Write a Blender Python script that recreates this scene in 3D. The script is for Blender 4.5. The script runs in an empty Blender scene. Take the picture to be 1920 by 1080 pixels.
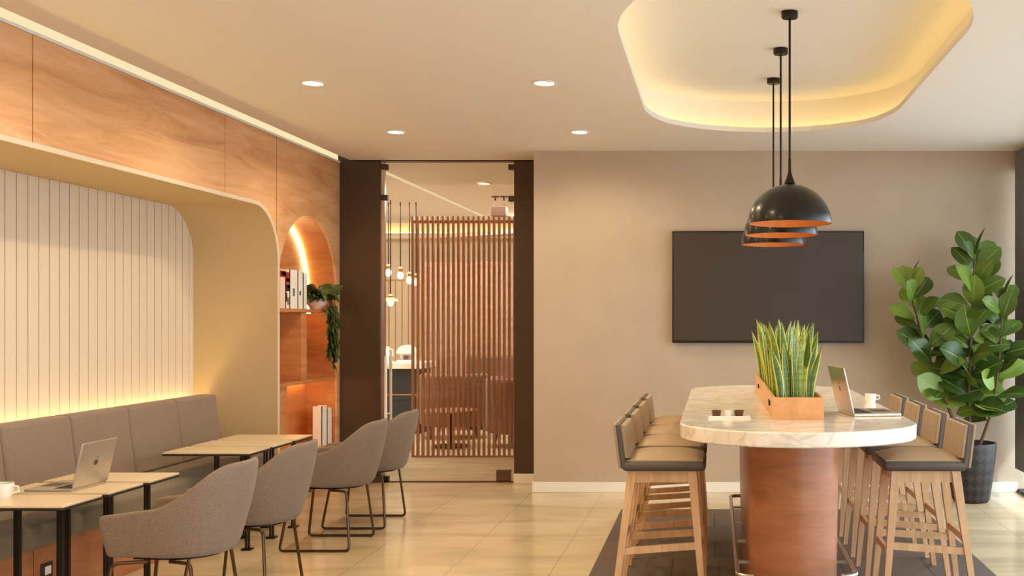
import bpy, bmesh, math, random
from mathutils import Vector, Matrix
random.seed(7)
sc = bpy.context.scene
COL = sc.collection
PI = math.pi

# ------------------------------------------------------------------ camera, world, sun, exposure
cam_d = bpy.data.cameras.new('camera'); cam = bpy.data.objects.new('camera', cam_d); COL.objects.link(cam)
cam.location = (0, 0, 1.463); cam.rotation_euler = (PI/2, 0, 0)
cam_d.sensor_width = 36; cam_d.lens = 37.5; cam_d.shift_x = -0.1979; cam_d.shift_y = 0.03125
cam_d.clip_start = 0.05
sc.camera = cam
sc.view_settings.view_transform = 'Standard'; sc.view_settings.look = 'None'
sc.view_settings.gamma = 1.0; sc.view_settings.use_curve_mapping = False
sc.view_settings.exposure = -0.02
try:
    sc.cycles.max_bounces = 14; sc.cycles.diffuse_bounces = 8; sc.cycles.glossy_bounces = 5
    sc.cycles.transparent_max_bounces = 16; sc.cycles.sample_clamp_indirect = 6.0
    sc.cycles.use_denoising = True
except Exception:
    pass

def lin(c):
    r = []
    for v in c:
        v = v/255.0
        r.append(v/12.92 if v <= 0.04045 else ((v+0.055)/1.055)**2.4)
    return (*r, 1.0)

world = bpy.data.worlds.new('world'); sc.world = world; world.use_nodes = True
wb = world.node_tree.nodes['Background']
wb.inputs[0].default_value = (0.85, 0.915, 1.03, 1); wb.inputs[1].default_value = 6.6

sun_d = bpy.data.lights.new('sun', 'SUN'); sun = bpy.data.objects.new('sun', sun_d); COL.objects.link(sun)
sun_d.energy = 3.2; sun_d.angle = math.radians(0.6); sun_d.color = (1.0, 0.96, 0.92)
sun.rotation_euler = Vector((-1.0, 0.9, -1.4)).to_track_quat('-Z', 'Y').to_euler()

WARM = (1.0, 0.775, 0.47)
def area(name, loc, direction, sx, sy, energy, color):
    d = bpy.data.lights.new(name, 'AREA'); d.shape = 'RECTANGLE'; d.size = sx; d.size_y = sy
    d.energy = energy; d.color = color
    o = bpy.data.objects.new(name, d); COL.objects.link(o); o.location = loc
    o.rotation_euler = Vector(direction).to_track_quat('-Z', 'Y').to_euler()
    return o
def spot(loc, energy, color=WARM, angle=168, radius=0.045):
    d = bpy.data.lights.new('downlight_lamp', 'SPOT'); d.energy = energy; d.color = color
    d.spot_size = math.radians(angle); d.spot_blend = 0.55; d.shadow_soft_size = radius
    o = bpy.data.objects.new('downlight_lamp', d); COL.objects.link(o); o.location = loc
    return o

area('lounge_fill', (-3.6, 13.0, 2.85), (0, 0, -1), 3.0, 3.5, 260, (1.0, 0.95, 0.93))  # fill panel added without a fitting to brighten the lounge
area('lounge_fill', (-4.2, 16.4, 3.25), (0, 0, -1), 4.0, 0.8, 25, (1.0, 0.97, 0.9))  # second added fill panel, up in the far ceiling recess

# ------------------------------------------------------------------ materials
def new_mat(name, col, rough=0.6, metal=0.0, spec=0.5, coat=0.0, coat_rough=0.1):
    m = bpy.data.materials.new(name); m.use_nodes = True
    b = m.node_tree.nodes['Principled BSDF']
    b.inputs['Base Color'].default_value = lin(col)
    b.inputs['Roughness'].default_value = rough; b.inputs['Metallic'].default_value = metal
    b.inputs['Specular IOR Level'].default_value = spec
    b.inputs['Coat Weight'].default_value = coat; b.inputs['Coat Roughness'].default_value = coat_rough
    return m
def nd(m, t, **kw):
    n = m.node_tree.nodes.new(t)
    for k, v in kw.items():
        setattr(n, k, v)
    return n
def lk(m, a, b): m.node_tree.links.new(a, b)
def bsdf(m): return m.node_tree.nodes['Principled BSDF']
def ramp(m, stops):
    r = nd(m, 'ShaderNodeValToRGB'); e = r.color_ramp.elements
    while len(e) < len(stops): e.new(0.5)
    for i, (p, c) in enumerate(stops):
        e[i].position = p; e[i].color = lin(c)
    return r
def noise_color(m, stops, scale=(1, 1, 1), nscale=5, detail=6, distortion=0.0, coord='Object', rough=0.55):
    tc = nd(m, 'ShaderNodeTexCoord'); mp = nd(m, 'ShaderNodeMapping'); mp.inputs['Scale'].default_value = scale
    n = nd(m, 'ShaderNodeTexNoise'); n.inputs['Scale'].default_value = nscale; n.inputs['Detail'].default_value = detail
    n.inputs['Distortion'].default_value = distortion; n.inputs['Roughness'].default_value = rough
    r = ramp(m, stops)
    lk(m, tc.outputs[coord], mp.inputs[0]); lk(m, mp.outputs[0], n.inputs[0]); lk(m, n.outputs[0], r.inputs[0])
    lk(m, r.outputs[0], bsdf(m).inputs['Base Color'])
    return n, mp, r
def add_bump(m, src, strength=0.1, dist=0.01):
    b = nd(m, 'ShaderNodeBump'); b.inputs['Strength'].default_value = strength; b.inputs['Distance'].default_value = dist
    lk(m, src, b.inputs['Height']); lk(m, b.outputs[0], bsdf(m).inputs['Normal'])

M = {}
def wood(name, a, b, c, scale, rough=0.42, nscale=2.2, coat=0.15):
    m = new_mat(name, b, rough, coat=coat, coat_rough=0.3)
    n, mp, r = noise_color(m, [(0.28, a), (0.5, b), (0.72, c)], scale, nscale, 9, 0.7, rough=0.62)
    add_bump(m, n.outputs[0], 0.05, 0.004)
    return m
M['panel_wood'] = wood('panel_wood', (188, 130, 82), (220, 166, 116), (236, 190, 144), (1, 0.5, 4.0))
M['niche_wood'] = wood('niche_wood', (176, 108, 60), (200, 130, 76), (214, 148, 92), (1, 0.7, 5.5))
M['red_wood'] = wood('red_wood', (146, 86, 54), (168, 104, 65), (186, 122, 79), (0.8, 0.8, 5.0), rough=0.35, coat=0.3)
M['oak'] = wood('oak', (196, 152, 106), (212, 170, 124), (226, 186, 142), (6, 6, 0.8), nscale=4)
M['planter_wood'] = wood('planter_wood', (206, 146, 92), (220, 162, 106), (230, 176, 122), (5, 0.6, 5))
M['slat_wood'] = wood('slat_wood', (142, 88, 56), (164, 106, 70), (180, 122, 84), (6, 6, 0.7))
M['lounge_wood'] = wood('lounge_wood', (146, 112, 90), (166, 130, 106), (182, 146, 122), (1, 0.7, 5))
M['dark_wood'] = wood('dark_wood', (92, 58, 36), (112, 72, 46), (130, 86, 56), (3, 3, 0.6))

M['ceiling'] = new_mat('ceiling_paint', (238, 233, 226), 0.85)
M['white'] = new_mat('white_paint', (240, 236, 228), 0.6)
M['wall'] = new_mat('wall_paint', (196, 184, 168), 0.8)
n, _, _ = noise_color(M['wall'], [(0.3, (186, 169, 148)), (0.7, (192, 175, 154))], (1, 1, 1), 3, 4)
M['wall_warm'] = new_mat('lounge_paint', (226, 212, 192), 0.8)
M['alcove'] = new_mat('alcove_paint', (196, 170, 130), 0.75)
M['alcove_edge'] = new_mat('alcove_edge_paint', (218, 202, 178), 0.7)
M['slat_paint'] = new_mat('slat_paint', (222, 206, 184), 0.55)
M['groove'] = new_mat('groove_dark', (110, 88, 62), 0.8)
M['bronze'] = new_mat('dark_bronze', (78, 60, 44), 0.45, 0.3)
M['charcoal'] = new_mat('charcoal', (62, 60, 60), 0.6)
M['black'] = new_mat('black_lacquer', (22, 19, 17), 0.30, 0.0, 0.35, coat=0.12, coat_rough=0.12)
M['black_matte'] = new_mat('black_metal', (34, 28, 24), 0.4, 0.6)
M['copper'] = new_mat('copper_lining', (190, 114, 42), 0.5, 0.3)
M['steel'] = new_mat('brushed_steel', (200, 196, 190), 0.25, 1.0)
M['brass'] = new_mat('brass', (206, 160, 96), 0.3, 1.0)
M['sled'] = new_mat('bronze_tube', (92, 70, 52), 0.35, 0.8)
M['edge_black'] = new_mat('edge_black', (40, 32, 24), 0.5)
M['laminate'] = new_mat('pale_laminate', (226, 208, 176), 0.3)
M['tv'] = new_mat('screen_black', (64, 53, 46), 0.38, 0, 0.5)
M['tv_bezel'] = new_mat('bezel_black', (16, 15, 15), 0.3)
M['alu'] = new_mat('aluminium', (202, 192, 178), 0.35, 0.75)
M['emblem'] = new_mat('emblem_dark', (92, 74, 58), 0.3, 0.5)
M['keys'] = new_mat('key_black', (40, 40, 42), 0.5)
M['screen_glass'] = new_mat('laptop_glass', (24, 25, 26), 0.08)
M['ceramic'] = new_mat('white_ceramic', (240, 236, 228), 0.25)
M['coffee'] = new_mat('coffee', (70, 40, 22), 0.3)
M['brown'] = new_mat('brown_glaze', (96, 60, 38), 0.35)
M['soil'] = new_mat('soil', (58, 42, 30), 0.95)
M['stem'] = new_mat('bark', (98, 74, 48), 0.8)
M['paper'] = new_mat('paper', (242, 234, 222), 0.7)
M['book_white'] = new_mat('book_white', (244, 238, 228), 0.45)
M['book_red'] = new_mat('book_red', (168, 30, 26), 0.45)
M['book_black'] = new_mat('book_black', (34, 28, 28), 0.45)
M['book_grey'] = new_mat('book_grey', (128, 118, 106), 0.5)
M['book_blush'] = new_mat('book_blush', (238, 208, 190), 0.5)
M['navy'] = new_mat('navy_panel', (38, 44, 52), 0.4)
M['socket'] = new_mat('socket_black', (28, 26, 25), 0.4)
M['pave'] = new_mat('pavement', (170, 166, 162), 0.9)
noise_color(M['pave'], [(0.3, (160, 157, 153)), (0.7, (178, 174, 170))], (1, 1, 1), 2, 6)

def fabric(name, c, d=12, rough=0.95, scale=260):
    m = new_mat(name, c, rough, spec=0.2)
    lo = tuple(max(0, v-d) for v in c); hi = tuple(min(255, v+d) for v in c)
    n, _, _ = noise_color(m, [(0.35, lo), (0.65, hi)], (1, 1, 1), scale, 3)
    add_bump(m, n.outputs[0], 0.25, 0.002)
    m.node_tree.nodes['Principled BSDF'].inputs['Sheen Weight'].default_value = 0.15
    return m
M['chair_fabric'] = fabric('chair_fabric', (128, 112, 98))
M['bench_fabric'] = fabric('bench_fabric', (142, 122, 106), 8)
M['seat_fabric'] = fabric('bench_seat_fabric', (128, 116, 98), 8)
M['tan_fabric'] = fabric('stool_tan_fabric', (164, 142, 114), 10)
M['stool_seat'] = new_mat('stool_seat_leather', (172, 148, 116), 0.42)
M['stool_side'] = new_mat('stool_charcoal', (88, 80, 72), 0.5)
M['sofa_brown'] = fabric('sofa_brown', (112, 82, 60), 8)
M['curtain'] = fabric('curtain_grey', (128, 128, 130), 6)

def floor_mat():
    m = new_mat('stone_tile', (222, 204, 172), 0.16, spec=0.5)
    tc = nd(m, 'ShaderNodeTexCoord'); mp = nd(m, 'ShaderNodeMapping'); mp.inputs['Location'].default_value = (0.35, 0.1, 0)
    br = nd(m, 'ShaderNodeTexBrick'); br.offset = 0.0; br.squash = 1.0
    br.inputs['Scale'].default_value = 1.0; br.inputs['Mortar Size'].default_value = 0.0022
    br.inputs['Brick Width'].default_value = 0.6; br.inputs['Row Height'].default_value = 1.2
    br.inputs['Mortar Smooth'].default_value = 0.2; br.inputs['Bias'].default_value = 0.0
    lk(m, tc.outputs['Object'], mp.inputs[0]); lk(m, mp.outputs[0], br.inputs[0])
    mp2 = nd(m, 'ShaderNodeMapping'); mp2.inputs['Scale'].default_value = (0.5, 1.6, 1)
    n = nd(m, 'ShaderNodeTexNoise'); n.inputs['Scale'].default_value = 2.2; n.inputs['Detail'].default_value = 8; n.inputs['Distortion'].default_value = 0.8
    lk(m, tc.outputs['Object'], mp2.inputs[0]); lk(m, mp2.outputs[0], n.inputs[0])
    r = ramp(m, [(0.3, (190, 174, 140)), (0.5, (210, 193, 158)), (0.7, (222, 206, 174))]); lk(m, n.outputs[0], r.inputs[0])
    mx = nd(m, 'ShaderNodeMixRGB'); mx.inputs['Color2'].default_value = lin((160, 140, 110))
    lk(m, br.outputs['Fac'], mx.inputs['Fac']); lk(m, r.outputs[0], mx.inputs['Color1'])
    lk(m, mx.outputs[0], bsdf(m).inputs['Base Color'])
    return m
M['floor'] = floor_mat()

def rug_mat():
    m = new_mat('rug_pile', (100, 84, 70), 0.6)
    tc = nd(m, 'ShaderNodeTexCoord')
    br = nd(m, 'ShaderNodeTexBrick'); br.offset = 0.5
    br.inputs['Scale'].default_value = 1.0; br.inputs['Mortar Size'].default_value = 0.006
    br.inputs['Brick Width'].default_value = 0.5; br.inputs['Row Height'].default_value = 0.5
    br.inputs['Color1'].default_value = lin((112, 95, 80)); br.inputs['Color2'].default_value = lin((98, 84, 71)); br.inputs['Mortar'].default_value = lin((70, 58, 49))
    lk(m, tc.outputs['Object'], br.inputs[0])
    n = nd(m, 'ShaderNodeTexNoise'); n.inputs['Scale'].default_value = 60; n.inputs['Detail'].default_value = 4
    lk(m, tc.outputs['Object'], n.inputs[0])
    mx = nd(m, 'ShaderNodeMixRGB', blend_type='MULTIPLY'); mx.inputs['Fac'].default_value = 0.35
    lk(m, br.outputs['Color'], mx.inputs['Color1']); lk(m, n.outputs[0], mx.inputs['Color2'])
    lk(m, mx.outputs[0], bsdf(m).inputs['Base Color'])
    return m
M['rug'] = rug_mat()

def marble_mat():
    m = new_mat('white_marble', (236, 228, 214), 0.15)
    tc = nd(m, 'ShaderNodeTexCoord')
    n = nd(m, 'ShaderNodeTexNoise'); n.inputs['Scale'].default_value = 3.5; n.inputs['Detail'].default_value = 10; n.inputs['Distortion'].default_value = 1.6
    lk(m, tc.outputs['Object'], n.inputs[0])
    r = ramp(m, [(0.0, (240, 233, 220)), (0.46, (244, 239, 230)), (0.5, (226, 216, 200)), (0.54, (244, 239, 230)), (1.0, (248, 244, 236))])
    lk(m, n.outputs[0], r.inputs[0])
    n2 = nd(m, 'ShaderNodeTexNoise'); n2.inputs['Scale'].default_value = 9; n2.inputs['Detail'].default_value = 6
    lk(m, tc.outputs['Object'], n2.inputs[0])
    r2 = ramp(m, [(0.35, (236, 228, 214)), (0.6, (255, 255, 255))]); lk(m, n2.outputs[0], r2.inputs[0])
    mx = nd(m, 'ShaderNodeMixRGB', blend_type='MULTIPLY'); mx.inputs['Fac'].default_value = 0.7
    lk(m, r.outputs[0], mx.inputs['Color1']); lk(m, r2.outputs[0], mx.inputs['Color2'])
    lk(m, mx.outputs[0], bsdf(m).inputs['Base Color'])
    return m
M['marble'] = marble_mat()

def emit(name, color, strength):
    m = bpy.data.materials.new(name); m.use_nodes = True
    nt = m.node_tree; nt.nodes.clear()
    e = nt.nodes.new('ShaderNodeEmission'); o = nt.nodes.new('ShaderNodeOutputMaterial')
    e.inputs[0].default_value = (*color, 1); e.inputs[1].default_value = strength
    nt.links.new(e.outputs[0], o.inputs[0]); return m
M['led_cove'] = emit('led_cove', (1.0, 0.82, 0.48), 0.98)
M['led_recess'] = emit('led_recess', (1.0, 0.72, 0.24), 5.5)
M['led_bench'] = emit('led_bench', (1.0, 0.75, 0.30), 26.0)
M['led_arch'] = emit('led_arch', (1.0, 0.68, 0.28), 9.0)
M['led_shelf'] = emit('led_shelf', (1.0, 0.60, 0.2), 30.0)
M['led_far'] = emit('led_far', (1.0, 0.72, 0.25), 8.0)
M['lamp'] = emit('lamp_disc', (1.0, 0.86, 0.6), 14.0)
M['bulb'] = emit('bulb', (1.0, 0.86, 0.64), 12.0)

def glass_mat(name, tint, refl=1.0):
    m = bpy.data.materials.new(name); m.use_nodes = True
    nt = m.node_tree; nt.nodes.clear()
    t = nt.nodes.new('ShaderNodeBsdfTransparent'); t.inputs[0].default_value = lin(tint)
    g = nt.nodes.new('ShaderNodeBsdfGlossy'); g.inputs['Roughness'].default_value = 0.02
    f = nt.nodes.new('ShaderNodeLayerWeight'); f.inputs[0].default_value = 0.5
    pw = nt.nodes.new('ShaderNodeMath'); pw.operation = 'POWER'; pw.inputs[1].default_value = 5.0
    mm = nt.nodes.new('ShaderNodeMath'); mm.operation = 'MULTIPLY_ADD'; mm.inputs[1].default_value = 0.7*refl; mm.inputs[2].default_value = 0.025*refl
    mx = nt.nodes.new('ShaderNodeMixShader'); o = nt.nodes.new('ShaderNodeOutputMaterial')
    nt.links.new(f.outputs[1], pw.inputs[0]); nt.links.new(pw.outputs[0], mm.inputs[0]); nt.links.new(mm.outputs[0], mx.inputs[0])
    nt.links.new(t.outputs[0], mx.inputs[1]); nt.links.new(g.outputs[0], mx.inputs[2]); nt.links.new(mx.outputs[0], o.inputs[0])
    return m
M['door_glass'] = glass_mat('door_glass', (246, 244, 238))
M['glass'] = glass_mat('window_glass', (248, 252, 252))

def leaf_mat(name, top, dark, light):
    m = new_mat(name, top, 0.38, spec=0.5)
    g = nd(m, 'ShaderNodeNewGeometry'); r = ramp(m, [(0.0, dark), (0.55, top), (1.0, light)])
    lk(m, g.outputs['Random Per Island'], r.inputs[0])
    tc = nd(m, 'ShaderNodeUVMap'); sx = nd(m, 'ShaderNodeSeparateXYZ'); lk(m, tc.outputs[0], sx.inputs[0])
    a = nd(m, 'ShaderNodeMath', operation='SUBTRACT'); a.inputs[1].default_value = 0.5; lk(m, sx.outputs[0], a.inputs[0])
    b = nd(m, 'ShaderNodeMath', operation='ABSOLUTE'); lk(m, a.outputs[0], b.inputs[0])
    c = nd(m, 'ShaderNodeMath', operation='LESS_THAN'); c.inputs[1].default_value = 0.016; lk(m, b.outputs[0], c.inputs[0])
    mx = nd(m, 'ShaderNodeMixRGB'); mx.inputs['Color2'].default_value = lin(tuple(min(255, v+22) for v in light))
    lk(m, c.outputs[0], mx.inputs['Fac']); lk(m, r.outputs[0], mx.inputs['Color1'])
    lk(m, mx.outputs[0], bsdf(m).inputs['Base Color'])
    bsdf(m).inputs['Transmission Weight'].default_value = 0.0
    return m
M['fig_leaf'] = leaf_mat('fig_leaf', (94, 120, 40), (52, 76, 26), (128, 154, 58))
M['pothos_leaf'] = leaf_mat('pothos_leaf', (66, 80, 36), (44, 56, 26), (92, 106, 50))

def snake_mat():
    m = new_mat('snake_leaf', (70, 110, 50), 0.4)
    uv = nd(m, 'ShaderNodeUVMap'); sx = nd(m, 'ShaderNodeSeparateXYZ'); lk(m, uv.outputs[0], sx.inputs[0])
    a = nd(m, 'ShaderNodeMath', operation='SUBTRACT'); a.inputs[1].default_value = 0.5; lk(m, sx.outputs[0], a.inputs[0])
    b = nd(m, 'ShaderNodeMath', operation='ABSOLUTE'); lk(m, a.outputs[0], b.inputs[0])
    g = nd(m, 'ShaderNodeNewGeometry')
    r0 = ramp(m, [(0.0, (66, 100, 44)), (0.4, (102, 136, 54)), (0.75, (150, 170, 70)), (1.0, (190, 196, 92))]); lk(m, g.outputs['Random Per Island'], r0.inputs[0])
    tc = nd(m, 'ShaderNodeTexCoord'); mp = nd(m, 'ShaderNodeMapping'); mp.inputs['Scale'].default_value = (8, 8, 60)
    n = nd(m, 'ShaderNodeTexNoise'); n.inputs['Scale'].default_value = 1.2; n.inputs['Detail'].default_value = 4
    lk(m, tc.outputs['Object'], mp.inputs[0]); lk(m, mp.outputs[0], n.inputs[0])
    rb = ramp(m, [(0.4, (170, 180, 160)), (0.6, (255, 255, 255))]); lk(m, n.outputs[0], rb.inputs[0])
    mu = nd(m, 'ShaderNodeMixRGB', blend_type='MULTIPLY'); mu.inputs['Fac'].default_value = 0.7
    lk(m, r0.outputs[0], mu.inputs['Color1']); lk(m, rb.outputs[0], mu.inputs['Color2'])
    c = nd(m, 'ShaderNodeMath', operation='GREATER_THAN'); c.inputs[1].default_value = 0.36; lk(m, b.outputs[0], c.inputs[0])
    mx = nd(m, 'ShaderNodeMixRGB'); mx.inputs['Color2'].default_value = lin((200, 196, 84))
    lk(m, c.outputs[0], mx.inputs['Fac']); lk(m, mu.outputs[0], mx.inputs['Color1'])
    lk(m, mx.outputs[0], bsdf(m).inputs['Base Color'])
    return m
M['snake_leaf'] = snake_mat()

def pot_mat():
    m = new_mat('woven_pot', (52, 50, 48), 0.55)
    uv = nd(m, 'ShaderNodeUVMap'); mp = nd(m, 'ShaderNodeMapping'); mp.inputs['Rotation'].default_value = (0, 0, PI/4)
    ch = nd(m, 'ShaderNodeTexChecker'); ch.inputs['Scale'].default_value = 1.0
    ch.inputs['Color1'].default_value = lin((54, 50, 47)); ch.inputs['Color2'].default_value = lin((34, 31, 29))
    lk(m, uv.outputs[0], mp.inputs[0]); lk(m, mp.outputs[0], ch.inputs[0])
    lk(m, ch.outputs['Color'], bsdf(m).inputs['Base Color']); add_bump(m, ch.outputs['Fac'], 0.6, 0.01)
    return m
M['pot'] = pot_mat()

# ------------------------------------------------------------------ mesh helpers
def B(): return bmesh.new()
def box(bm, x0, x1, y0, y1, z0, z1, mtx=None):
    vs = [bm.verts.new((x, y, z)) for x in (x0, x1) for y in (y0, y1) for z in (z0, z1)]
    if mtx is not None:
        for v in vs: v.co = mtx @ v.co
    for f in ((0, 1, 3, 2), (4, 6, 7, 5), (0, 4, 5, 1), (2, 3, 7, 6), (0, 2, 6, 4), (1, 5, 7, 3)):
        bm.faces.new([vs[i] for i in f])
    return vs
def beam(bm, p0, p1, w0, w1=None, d0=None, d1=None):
    """a square tapered bar between two points"""
    w1 = w0 if w1 is None else w1; d0 = w0 if d0 is None else d0; d1 = w1 if d1 is None else d1
    p0 = Vector(p0); p1 = Vector(p1); ax = (p1-p0).normalized()
    ref = Vector((0, 1, 0)) if abs(ax.y) < 0.9 else Vector((1, 0, 0))
    u = (ref - ax*ref.dot(ax)).normalized(); v = ax.cross(u)
    a = []
    for p, w, d in ((p0, w0, d0), (p1, w1, d1)):
        a.append([bm.verts.new(p + u*s*w/2 + v*t*d/2) for s, t in ((-1, -1), (1, -1), (1, 1), (-1, 1))])
    for i in range(4):
        bm.faces.new((a[0][i], a[0][(i+1) % 4], a[1][(i+1) % 4], a[1][i]))
    bm.faces.new(a[0][::-1]); bm.faces.new(a[1])
def splay(bm, p0, p1, w0, w1):
    """a tapered leg with level ends"""
    a = [[bm.verts.new((p[0]+s*w/2, p[1]+t*w/2, p[2])) for s, t in ((-1, -1), (1, -1), (1, 1), (-1, 1))] for p, w in ((p0, w0), (p1, w1))]
    for i in range(4): bm.faces.new((a[0][i], a[0][(i+1) % 4], a[1][(i+1) % 4], a[1][i]))
    bm.faces.new(a[0][::-1]); bm.faces.new(a[1])
def tube(bm, pts, r, seg=8, closed=False):
    pts = [Vector(p) for p in pts]; n = len(pts); rings = []
    prev = None
    for i, p in enumerate(pts):
        if closed: t = (pts[(i+1) % n]-pts[i-1]).normalized()
        else: t = (pts[min(i+1, n-1)]-pts[max(i-1, 0)]).normalized()
        if prev is None:
            ref = Vector((0, 0, 1)) if abs(t.z) < 0.9 else Vector((1, 0, 0))
            u = (ref - t*ref.dot(t)).normalized()
        else:
            u = (prev - t*prev.dot(t)).normalized()
        prev = u; v = t.cross(u)
        rr = r[i] if isinstance(r, (list, tuple)) else r
        rings.append([bm.verts.new(p + (u*math.cos(a) + v*math.sin(a))*rr) for a in [2*PI*k/seg for k in range(seg)]])
    m = n if closed else n-1
    for i in range(m):
        A, C = rings[i], rings[(i+1) % n]
        for k in range(seg):
            bm.faces.new((A[k], A[(k+1) % seg], C[(k+1) % seg], C[k]))
    if not closed:
        bm.faces.new(rings[0][::-1]); bm.faces.new(rings[-1])
def rounded(pts, r, n=5):
    """polyline with rounded inner corners"""
    pts = [Vector(p) for p in pts]; out = [pts[0]]
    for i in range(1, len(pts)-1):
        a, b, c = pts[i-1], pts[i], pts[i+1]
        d0 = (a-b).normalized(); d1 = (c-b).normalized()
        p0 = b+d0*r; p1 = b+d1*r
        for k in range(n+1):
            t = k/n; out.append(p0*(1-t)**2 + b*2*t*(1-t) + p1*t*t)
    out.append(pts[-1]); return out
def lathe(bm, prof, c=(0, 0, 0), seg=32, cap0=False, cap1=False, uv=None):
    c = Vector(c); rings = []
    for r, z in prof:
        rings.append([bm.verts.new(c + Vector((r*math.cos(2*PI*k/seg), r*math.sin(2*PI*k/seg), z))) for k in range(seg)])
    lay = bm.loops.layers.uv.verify() if uv else None
    for i in range(len(prof)-1):
        for k in range(seg):
            f = bm.faces.new((rings[i][k], rings[i][(k+1) % seg], rings[i+1][(k+1) % seg], rings[i+1][k]))
            if uv:
                for l, (a, b) in zip(f.loops, ((k, i), (k+1, i), (k+1, i+1), (k, i+1))):
                    l[lay].uv = (a/seg*uv[0], prof[b][1]*uv[1])
    if cap0: bm.faces.new(rings[0][::-1])
    if cap1: bm.faces.new(rings[-1])
def prism(bm, outline, lo, hi, axis='z'):
    def P(a, b, c): return {'z': (a, b, c), 'x': (c, a, b), 'y': (a, c, b)}[axis]
    A = [bm.verts.new(P(a, b, lo)) for a, b in outline]; C = [bm.verts.new(P(a, b, hi)) for a, b in outline]
    n = len(outline)
    bm.faces.new(A[::-1]); bm.faces.new(C)
    for i in range(n): bm.faces.new((A[i], A[(i+1) % n], C[(i+1) % n], C[i]))
def ring_prism(bm, inner, outer, lo, hi, axis='z', closed=True):
    """a band between two outlines with equal point counts"""
    def P(a, b, c): return {'z': (a, b, c), 'x': (c, a, b), 'y': (a, c, b)}[axis]
    L = [[bm.verts.new(P(a, b, z)) for a, b in o] for o, z in ((inner, lo), (outer, lo), (outer, hi), (inner, hi))]
    n = len(inner)
    for i in range(n if closed else n-1):
        j = (i+1) % n
        for k in range(4):
            bm.faces.new((L[k][i], L[k][j], L[(k+1) % 4][j], L[(k+1) % 4][i]))
    if not closed:
        bm.faces.new([L[k][0] for k in range(4)]); bm.faces.new([L[k][-1] for k in range(3, -1, -1)])
def obj(name, bm, mat, parent=None, loc=(0, 0, 0), rz=0.0, smooth=False, bevel=0.0, bseg=2, sub=0, angle=40):
    bmesh.ops.remove_doubles(bm, verts=bm.verts, dist=1e-6)
    bmesh.ops.recalc_face_normals(bm, faces=bm.faces)
    me = bpy.data.meshes.new(name); bm.to_mesh(me); bm.free()
    o = bpy.data.objects.new(name, me); COL.objects.link(o)
    me.materials.append(M[mat] if isinstance(mat, str) else mat)
    o.location = loc; o.rotation_euler = (0, 0, rz)
    if parent is not None: o.parent = parent
    if bevel:
        b = o.modifiers.new('bevel', 'BEVEL'); b.width = bevel; b.segments = bseg; b.limit_method = 'ANGLE'; b.angle_limit = math.radians(35)
        b.harden_normals = False
    if sub:
        s = o.modifiers.new('sub', 'SUBSURF'); s.levels = sub; s.render_levels = sub
    if smooth or sub or bevel:
        for p in me.polygons: p.use_smooth = True
        if not sub:
            me.set_sharp_from_angle(angle=math.radians(angle))
    return o
def thing(name, label, cat, loc=(0, 0, 0), rz=0.0, group=None):
    o = bpy.data.objects.new(name, None); COL.objects.link(o); o.empty_display_size = 0.1
    o.location = loc; o.rotation_euler = (0, 0, rz)
    return tag(o, label, cat, group)
def tag(o, label, cat, group=None):
    o['label'] = label; o['category'] = cat
    if group: o['group'] = group
    return o
def struct(o):
    o['kind'] = 'structure'; return o
def dup(root, loc, rz=None, label=None):
    r = root.copy(); COL.objects.link(r); r.location = loc
    if rz is not None: r.rotation_euler = (0, 0, rz)
    if label: r['label'] = label
    for ch in list(root.children):
        c = ch.copy(); COL.objects.link(c); c.parent = r
        for g in list(ch.children):
            d = g.copy(); COL.objects.link(d); d.parent = c
    return r
def arc(cx, cy, r, a0, a1, n=10):
    return [(cx + r*math.cos(a0+(a1-a0)*k/n), cy + r*math.sin(a0+(a1-a0)*k/n)) for k in range(n+1)]

# ------------------------------------------------------------------ room shell
H = 2.9; XL = -3.37; XR = 2.57; YB = 9.06; YD = 9.58; YF = -3.0
bm = B(); box(bm, -7.2, XR+0.02, YF-0.1, 18.2, -0.12, 0.0); struct(obj('floor', bm, 'floor'))

# recess outline: straight sides, bowed ends, rounded corners
def bowed(xc, w, y0, y1, bow, rc, n=14):
    """outline (ccw) of a stadium-like slab: straight long sides, gently bowed ends"""
    hw = w/2; pts = []
    def end(ysgn, ybase):
        R = (hw*hw + bow*bow)/(2*bow); a = math.asin(min(1, hw/R)); cy = ybase + ysgn*(bow-R)
        return [(R*math.sin(-a + 2*a*k/n), cy + ysgn*R*math.cos(-a + 2*a*k/n)) for k in range(n+1)]
    top = end(1, y1)      # from -x to +x at far end
    bot = end(-1, y0)
    raw = bot + top[::-1]
    # round the four corners
    idx = {0, n, n+1, 2*n+1}
    out = []
    N = len(raw)
    for i, p in enumerate(raw):
        if i in idx:
            b = Vector(p); a_ = Vector(raw[i-1]); c_ = Vector(raw[(i+1) % N])
            d0 = (a_-b); d1 = (c_-b)
            def along(start, step):
                left = rc; cur = b; k = i
                while True:
                    nx = Vector(raw[(k+step) % N]); L = (nx-cur).length
                    if L >= left: return cur + (nx-cur)*(left/L), (k+step) % N
                    left -= L; cur = nx; k += step
            pa, ka = along(b, -1); pc, kc = along(b, 1)
            out.append(('c', i, pa, b, pc, ka, kc))
        else:
            out.append(('p', i, Vector(p)))
    skip = set()
    for o in out:
        if o[0] == 'c':
            i = o[1]
            k = (i-1) % N
            while k != o[5]: skip.add(k); k = (k-1) % N
            k = (i+1) % N
            while k != o[6]: skip.add(k); k = (k+1) % N
    res = []
    for o in out:
        if o[0] == 'p':
            if o[1] not in skip: res.append(o[2])
        else:
            _, _, pa, b, pc, _, _ = o
            for k in range(9):
                t = k/8; res.append(pa*(1-t)**2 + b*2*t*(1-t) + pc*t*t)
    return [(xc + p.x, p.y) for p in res]
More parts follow.
